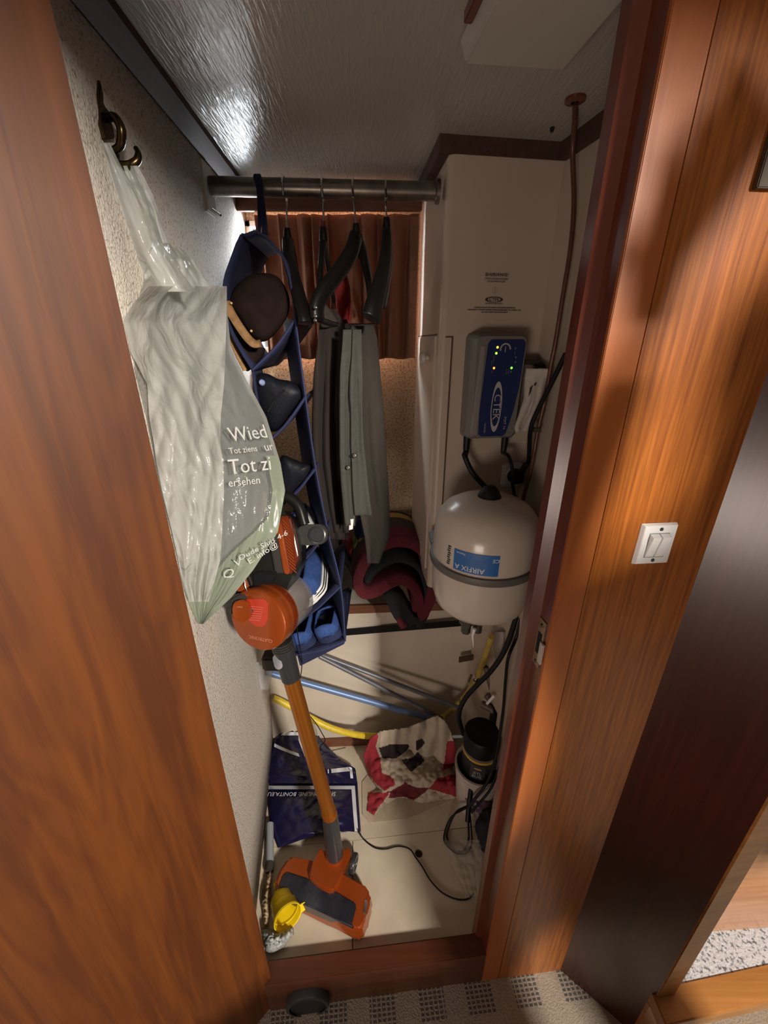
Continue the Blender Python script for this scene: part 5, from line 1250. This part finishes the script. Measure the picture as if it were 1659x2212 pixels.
# clear plastic sachet stuck behind the tube end
CLS = plastic_film('sachet_film', (0.75, 0.76, 0.76), 0.35, rough=0.08, transl=0.3, bump=0.5, bscale=40)
b = sheet([(1430, 553, 590, 0.98, 0.98), (1460, 556, 588, 0.98, 0.98), (1490, 560, 580, 0.98, 0.98)], 12, 14, 0.006, 1.2, 0, seed=3); solid(mk('plastic_sachet', b, CLS, angle=180, label='clear plastic sachet hanging at the left end of the blue tube', cat='sachet'), 0.001)
# small dark valve box behind the vacuum collar
b = BM(); box(b, P(588, 1425, Y=0.95), (0.05, 0.05, 0.05)); mk('junction_box', b, mat('dark_fitting', (0.04, 0.04, 0.04)), bevel=0.006, label='small dark junction box behind the vacuum collar', cat='box')
b = BM(); box(b, P(560, 1560, Y=1.10)+Vector((0.05, 0, -0.05)), (0.03, 0.03, 0.16)); mk('green_bottle_neck', b, mat('dark_green', (0.01, 0.05, 0.035), 0.3), bevel=0.008, label='dark green upright post behind the navy bag', cat='post') if False else b.free()
# ---- rag, crumpled paper, funnel in the front left corner
def lump(name, px, zt, m, label, cat, amp, seed, st=2.2, zb=0.002):
    us = [p[0] for p in px]; vs2 = [p[1] for p in px]; b = BM(); gv = {}
    nx, ny = int((max(us)-min(us))/st)+1, int((max(vs2)-min(vs2))/st)+1
    for j in range(ny+1):
        for i in range(nx+1):
            u, v = min(us)+i*st, min(vs2)+j*st
            if inpoly(u, v, px):
                dm = 1e9
                for k in range(len(px)):
                    x1, y1 = px[k]; x2, y2 = px[(k+1) % len(px)]; dx, dy = x2-x1, y2-y1
                    t = max(0, min(1, ((u-x1)*dx+(v-y1)*dy)/(dx*dx+dy*dy))); dm = min(dm, math.hypot(u-x1-t*dx, v-y1-t*dy))
                e = min(1, dm/14)
                gv[(i, j)] = b.verts.new(P(u, v, z=zb+zt*math.sqrt(e)+amp*e*(abs(fold(u/12, v/12, 1.3, seed))+0.6*fold(u/5, v/5, 1, seed))))
    for j in range(ny):
        for i in range(nx):
            ks = [(i, j), (i+1, j), (i+1, j+1), (i, j+1)]
            if all(k in gv for k in ks): b.faces.new([gv[k] for k in ks])
    for v in [v for v in b.verts if not v.link_faces]: b.verts.remove(v)
    return solid(mk(name, b, m, angle=180, label=label, cat=cat), 0.003, -1)
lump('rag', [(568, 1985), (562, 1950), (566, 1920), (574, 1890), (585, 1876), (589, 1895), (587, 1930), (584, 1960), (580, 2000), (565, 2010)], 0.035, mat('stained_rag', (0.40, 0.30, 0.18), 0.9, var=0.65, vscale=28), 'brown stained rag squeezed between left wall and vacuum head', 'rag', 0.03, 3)
lump('crumpled_paper', [(566, 2008), (600, 2012), (634, 2004), (632, 2020), (612, 2045), (590, 2056), (574, 2054)], 0.045, mat('grey_crumpled_paper', (0.46, 0.47, 0.45), 0.7, var=0.55, vscale=55), 'crumpled grey white paper in the front left corner of the floor', 'paper', 0.03, 8)
fn = thing('funnel', P(615, 2000, z=0), 'bright yellow plastic funnel lying on its side by the vacuum head', 'funnel')
fc_ = P(622, 1982, z=0.055); fd = Vector((0.52, -0.78, 0.22)).normalized()
b = BM(); lathe(b, [(0.0365, 0.0), (0.039, 0.001), (0.039, -0.004), (0.0365, -0.006), (0.0355, -0.03), (0.032, -0.036), (0.0315, -0.055), (0.016, -0.075), (0.0095, -0.08), (0.0085, -0.105), (0.007, -0.105), (0.0075, -0.08), (0.0145, -0.073), (0.029, -0.053), (0.0305, -0.034), (0.0335, -0.028), (0.0365, 0.0)], fc_, fd, 44); mk('cone', b, YFUN, fn, angle=50)
A_, B2, D2 = axes(fd); tab = Vector((0.8, 0.5, -0.1)); tab = (tab-D2*tab.dot(D2)).normalized(); tb = D2.cross(tab)
b = BM(); pts = [fc_+tab*0.037+tb*0.014, fc_+tab*0.055+tb*0.012, fc_+tab*0.062, fc_+tab*0.055-tb*0.012, fc_+tab*0.037-tb*0.014]
prism(b, pts, D2*-0.003); mk('hanging_tab', b, YFUN, fn, bevel=0.0008)
b = BM(); lathe(b, [(0, 0.0006), (0.004, 0.0006), (0.004, 0)], fc_+tab*0.051, D2, 16); mk('tab_hole', b, mat('funnel_shade', (0.5, 0.36, 0.01), 0.6), fn)
b = BM(); lathe(b, [(0.0345, -0.014), (0.033, -0.016), (0.0335, -0.020)], fc_, fd, 44); mk('inner_step', b, YFUN, fn)

# ================================================================== VACUUM CLEANER
OR = mat('metallic_orange', (0.34, 0.062, 0.008), 0.26, metal=0.35, coat=0.5, var=0.05)
ORT = mat('orange_tube', (0.50, 0.17, 0.025), 0.30, metal=0.75)
ORD = mat('clear_orange', (0.13, 0.018, 0.003), 0.2, coat=0.3)
BODY = mat('vac_black', (0.010, 0.009, 0.008), 0.3, spec=0.35)
BODG = mat('vac_dark_grey', (0.034, 0.031, 0.028), 0.34, spec=0.4)
SMOK = mat('smoky_window', (0.020, 0.020, 0.028), 0.18, coat=0.3, var=0.3, vscale=50)
vc = thing('vacuum_cleaner', P(700, 1950, z=0), 'orange and black cordless stick vacuum cleaner standing in the locker', 'vacuum cleaner')
def floorprism(px, z0_, z1_, name, m, bev=0.006, inset=0.0, parent=vc):
    top = [P(u, v, z=z1_) for u, v in px]; cen = sum(top, Vector())/len(top)
    lo = [Vector((q.x, q.y, z0_)) for q in top]
    if inset: top = [lerp(q, Vector((cen.x, cen.y, q.z)), inset) for q in top]
    b = BM(); hexa(b, lo, top); o = mk(name, b, m, parent, bevel=bev, angle=50); return o
hb = floorprism([(588, 1905), (600, 1876), (618, 1850), (632, 1843), (680, 1858), (740, 1886), (788, 1905), (804, 1928), (805, 1945), (795, 1980), (783, 2014), (770, 2013), (700, 1975), (640, 1945), (592, 1924)], 0.006, 0.058, 'floor_head', OR, 0.010, 0.04)
floorprism([(601, 1915), (610, 1890), (620, 1882), (664, 1896), (690, 1914), (724, 1926), (766, 1948), (770, 1956), (760, 1996), (700, 1968), (640, 1940), (606, 1925)], 0.05, 0.0625, 'brush_window', SMOK, 0.003, 0.0)
floorprism([(612, 1926), (640, 1938), (706, 1968), (762, 1996), (764, 2004), (700, 1974), (640, 1948), (610, 1932)], 0.03, 0.0605, 'window_edge', SMOK, 0.002)
floorprism([(788, 1940), (795, 1945), (790, 1975), (784, 1972)], 0.045, 0.062, 'window_latch', CHROME, 0.002)
# neck of the head
nk = [(666, 1892), (676, 1862), (690, 1828), (710, 1846), (724, 1850), (740, 1842), (750, 1826), (760, 1838), (742, 1880), (724, 1922), (716, 1926), (690, 1914)]
floorprism(nk, 0.045, 0.078, 'neck', OR, 0.006, 0.0)
b = BM(); wc = P(764, 1866, z=0.034); wd = (P(800, 1930, z=0.034)-P(600, 1860, z=0.034)); wd.z = 0; wd.normalize()
lathe(b, [(0, 0), (0.026, 0), (0.0285, 0.003), (0.0285, 0.011), (0.026, 0.014), (0.018, 0.014), (0.017, 0.012), (0.006, 0.012), (0.005, 0.014), (0, 0.014)], wc-wd*0.007, wd, 32); mk('wheel', b, DGREY, vc)
# joint and tube
T0, T1, T2, T3, T4 = P(723, 1846, z=0.085), P(712, 1760, Y=0.735), P(628, 1462, Y=0.745), P(612, 1400, Y=0.745), P(608, 1385, Y=0.745)
def seg(a, c, r0, r1, name, m, n=28):
    b = BM(); sweep(b, [lerp(a, c, i/6) for i in range(7)], lambda t: lerp(r0, r1, t), n); return mk(name, b, m, vc, angle=50)
seg(T0, lerp(T0, T1, 0.98), 0.0255, 0.0225, 'joint', DGREY)
seg(T0+Vector((0, 0, -0.03)), T0+Vector((0, 0, 0.004)), 0.026, 0.027, 'joint_ball', OR)
seg(lerp(T1, T2, -0.02), lerp(T1, T2, 0.03), 0.0218, 0.0218, 'tube_ring', ORT)
seg(T1, T2, 0.0200, 0.0200, 'tube', ORT)
seg(lerp(T2, T1, 0.005), T3, 0.0225, 0.0240, 'upper_collar', DGREY)
for i in range(4):
    q = lerp(T3, T4, 0.1+0.32*i); d_ = (T4-T3).normalized(); seg(q-d_*0.0022, q+d_*0.0022, 0.0255, 0.0255, 'collar_rib', BODG)
seg(T3, T4+(T4-T3)*1.2, 0.0222, 0.0222, 'spigot', BODY)
fr = VF(608, 1422, 0.745)
def rrect(cu, cv, w_, h_, r, ang=0.0, n=6):
    out = []
    for sx_, sy_, a0_ in ((1, 1, 0), (-1, 1, 90), (-1, -1, 180), (1, -1, 270)):
        for i in range(n+1):
            a = math.radians(a0_+90*i/n); x = sx_*(w_/2-r)+r*math.cos(a); y = sy_*(h_/2-r)+r*math.sin(a)
            out.append((cu+x*math.cos(ang)-y*math.sin(ang), cv+x*math.sin(ang)+y*math.cos(ang)))
    return out
def vprism(frm, px, h0_, h1_, name, m, bev=0.002, parent=None):
    b = BM(); hexa(b, frm.poly(px, h0_), frm.poly(px, h1_)); return mk(name, b, m, parent or vc, bevel=bev, angle=50)
vprism(fr, rrect(606, 1421, 17, 32, 8, -0.25), 0.018, 0.027, 'release_button', mat('button_grey', (0.33, 0.33, 0.35), 0.2, metal=0.6), 0.002)
# motor body
f2 = VF(565, 1330, 0.70)
vprism(f2, [(500, 1296), (512, 1262), (528, 1225), (560, 1120), (596, 1100), (622, 1108), (642, 1150), (652, 1200), (640, 1245), (606, 1298), (592, 1318), (545, 1316), (500, 1320)], -0.075, -0.004, 'motor_body', BODY, 0.010)
vprism(f2, [(498, 1322), (504, 1288), (524, 1276), (560, 1284), (585, 1283), (602, 1278), (597, 1312), (592, 1320)], -0.01, 0.020, 'front_collar', BODG, 0.004)
vprism(f2, [(582, 1160), (598, 1124), (606, 1126), (626, 1238), (596, 1236)], -0.010, 0.008, 'side_cheek', BODG, 0.003)
vprism(f2, [(600, 1132), (606, 1118), (616, 1112), (628, 1118), (636, 1150), (646, 1204), (636, 1232), (627, 1242), (620, 1238)], -0.02, 0.010, 'battery_cover', ORD, 0.004)
vprism(f2, [(599, 1134), (603, 1126), (610, 1130), (628, 1236), (622, 1240), (616, 1234)], -0.005, 0.014, 'orange_edge', OR, 0.002)
for i in range(14):
    t = i/13; u0_, v0_ = lerp(612, 628, t), lerp(1128, 1228, t); u1_, v1_ = lerp(626, 644, t), lerp(1118+14, 1208, t)
    b = BM(); sweep(b, [f2(u0_, v0_-6, 0.0112), f2(lerp(u0_, u1_, 0.95), v0_+8, 0.0112)], 0.0011, 6); mk('grille_bar', b, OR, vc)
b = BM(); sweep(b, catmull(f2.poly([(536, 1236), (537, 1262), (545, 1276), (558, 1282), (580, 1281)], 0.021), 6), 0.0011, 8); mk('chrome_line', b, CHROME, vc)
vprism(f2, [(514, 1276), (518, 1258), (532, 1246), (540, 1268), (534, 1276)], 0.0, 0.010, 'display_panel', OR, 0.002)
vprism(f2, [(545, 1240), (560, 1232), (598, 1238), (590, 1262), (560, 1276), (548, 1266)], -0.01, 0.003, 'inner_recess', BLACKP, 0.003)
# dust container
n_ = (-FW*0.92 - RT*0.33 - UP*0.20).normalized()
dcn = f2(562, 1336, 0.016)
CUP_ = mat('clear_grey_cup', (0.30, 0.26, 0.25), 0.12, coat=0.5, alpha=0.75, var=0.3, vscale=20)
b = BM(); lathe(b, [(0.056, -0.13), (0.062, -0.12), (0.063, -0.045)], dcn, n_, 48); mk('dust_cup', b, CUP_, vc)
b = BM(); lathe(b, [(0.050, -0.125), (0.050, -0.03)], dcn, n_, 40); mk('inner_filter', b, BODG, vc)
b = BM(); lathe(b, [(0.0635, -0.050), (0.067, -0.048), (0.0675, -0.028), (0.066, -0.022), (0.0675, -0.018), (0.068, -0.004), (0.066, 0.0), (0.062, 0.001), (0, 0.001)], dcn, n_, 56); cap = mk('cup_lid', b, OR, vc, angle=35)
b = BM(); lathe(b, [(0.0668, -0.045), (0.0678, -0.043), (0.0678, -0.030), (0.0668, -0.028)], dcn, n_, 56); mk('lid_rim', b, ORD, vc)
# sticker and print on the lid
LA = (RT-n_*RT.dot(n_)).normalized(); LB = n_.cross(LA)
if LB.dot(UP) < 0: LB = -LB
def LD(x, y, h_=0.0015): return dcn+LA*x+LB*y+n_*h_
b = BM(); pts = [(-0.050, 0.040), (0.020, 0.052), (0.030, 0.044), (0.026, 0.010), (0.020, -0.004), (0.010, -0.012), (-0.006, -0.012), (-0.022, -0.002), (-0.038, 0.018)]
prism(b, [LD(x, y) for x, y in pts], n_*0.0004); mk('warning_sticker', b, mat('red_sticker', (0.50, 0.045, 0.02), 0.4), cap, smooth=False)
for i in range(7):
    b = BM(); y = 0.028-0.005*i; w_ = 0.024-0.0016*i; prism(b, [LD(-0.006-w_, y+0.001, 0.0021), LD(-0.006+w_, y+0.004, 0.0021), LD(-0.006+w_, y+0.005, 0.0021), LD(-0.006-w_, y+0.002, 0.0021)], n_*0.0002); mk('sticker_line', b, mat('sticker_print', (0.62, 0.20, 0.16), 0.6), cap, smooth=False)
text('lettering', 'CLATRONIC', LD(0.004, -0.040, 0.001), -LA, -LB, 0.0105, mat('lid_print', (0.58, 0.22, 0.14), 0.5), cap, extr=0.0001)
vprism(f2, rrect(533, 1312, 35, 46, 15, -0.12), 0.018, 0.034, 'release_latch', OR, 0.003)
text('lettering', 'MAX', f2(531, 1303, 0.0345), RT, UP, 0.005, mat('lid_print', (0.6, 0.2, 0.1)), vc, extr=0.0001)
# handle end with a round knob
vprism(f2, rrect(668, 1157, 70, 46, 20, -0.06), -0.065, -0.030, 'handle_end', BODG, 0.004)
b = BM(); lathe(b, [(0.019, 0.0), (0.019, 0.003), (0.016, 0.004), (0.015, 0.001), (0, 0.001)], f2(680, 1157, -0.030), -FW, 28); mk('handle_knob', b, DGREY, vc)
b = BM(); sweep(b, catmull(f2.poly([(560, 1130), (575, 1090), (600, 1070), (630, 1090), (645, 1135)], -0.06), 6), 0.013, 14); mk('handle', b, BODY, vc)
# ================================================================== PERSON STANDING OUT OF VIEW (their shadow falls on the panel)
def skin(name, verts, edges, radii, m, parent, root=0, lev=2):
    me = bpy.data.meshes.new(name); org = Vector(parent['_w'])
    me.from_pydata([Vector(v)-org for v in verts], edges, [])
    o = bpy.data.objects.new(name, me); COL.objects.link(o); o.parent = parent; o['_w'] = tuple(org)
    md = o.modifiers.new('skin', 'SKIN'); md.use_smooth_shade = True
    for i, r in enumerate(radii):
        sv = me.skin_vertices[0].data[i]; r = r if isinstance(r, tuple) else (r, r); sv.radius = r; sv.use_root = (i == root)
    sub = o.modifiers.new('subdivision', 'SUBSURF'); sub.levels = lev; sub.render_levels = lev
    me.materials.append(m); return o
PX, PY, PZ = 0.75, -0.10, -0.112
ps = thing('person', (PX, PY, PZ), 'person in a dark jacket standing beside the doorway with one arm raised', 'person')
JK = mat('dark_jacket', (0.03, 0.035, 0.05), 0.85); JN = mat('dark_jeans', (0.02, 0.025, 0.05), 0.9); SKN = mat('skin', (0.52, 0.30, 0.21), 0.5); HAIR = mat('brown_hair', (0.05, 0.03, 0.02), 0.6)
def W(x, y, z): return (PX+x, PY+y, PZ+z)
skin('body', [W(0, 0, .95), W(0, 0, 1.12), W(0, .01, 1.30), W(0, .0, 1.54), W(0, .01, 1.62), W(0, .03, 1.68), W(0, .03, 1.78),
              W(-.17, 0, 1.52), W(-.26, .10, 1.48), W(-.245, .20, 1.74), W(.18, 0, 1.50), W(.25, .01, 1.18), W(.26, .06, .94),
              W(-.17, 0, .90), W(-.20, .02, .50), W(-.20, -.02, .09), W(-.20, .13, .045), W(.06, 0, .88), W(.06, .02, .50), W(.06, -.02, .09), W(.07, .13, .045)],
     [(0, 1), (1, 2), (2, 3), (3, 4), (4, 5), (5, 6), (3, 7), (7, 8), (8, 9), (3, 10), (10, 11), (11, 12), (0, 13), (13, 14), (14, 15), (15, 16), (0, 17), (17, 18), (18, 19), (19, 20)],
     [(.20, .11), (.19, .11), (.15, .11), (.15, .09), .058, (.075, .085), (.072, .088), .065, .05, .036, .065, .05, .036, .105, .085, .045, .04, .085, .062, .042, .04], JK, ps)
hd = W(-.255, .23, 1.80)
def HV(x, y, z): return (hd[0]+x, hd[1]+y, hd[2]+z)
skin('hand', [HV(.01, -.02, -.06), HV(0, 0, 0), HV(-.03, .02, .05), HV(-.035, .03, .085), HV(-.01, .02, .06), HV(-.012, .035, .10), HV(.012, .02, .055), HV(.012, .035, .095), HV(.032, .02, .045), HV(.034, .03, .078), HV(-.045, .0, .0), HV(-.065, .02, .03)],
     [(0, 1), (1, 2), (2, 3), (1, 4), (4, 5), (1, 6), (6, 7), (1, 8), (8, 9), (1, 10), (10, 11)], [.028, (.036, .018), .010, .008, .010, .008, .010, .008, .009, .007, .011, .009], SKN, ps, root=0)
b = BM(); lathe(b, [(0, .12), (.05, .112), (.078, .08), (.086, .03), (.08, -.02), (.06, -.04), (0, -.04)], W(0, .02, 1.77), n=24); mk('hair', b, HAIR, ps)
b = BM(); box(b, HV(0.0, 0.05, 0.045), (0.075, 0.010, 0.155), Matrix.Rotation(0.5, 3, 'Y')); mk('phone', b, BLACKP, bevel=0.004, label='dark phone held up in the raised hand of the person', cat='phone')
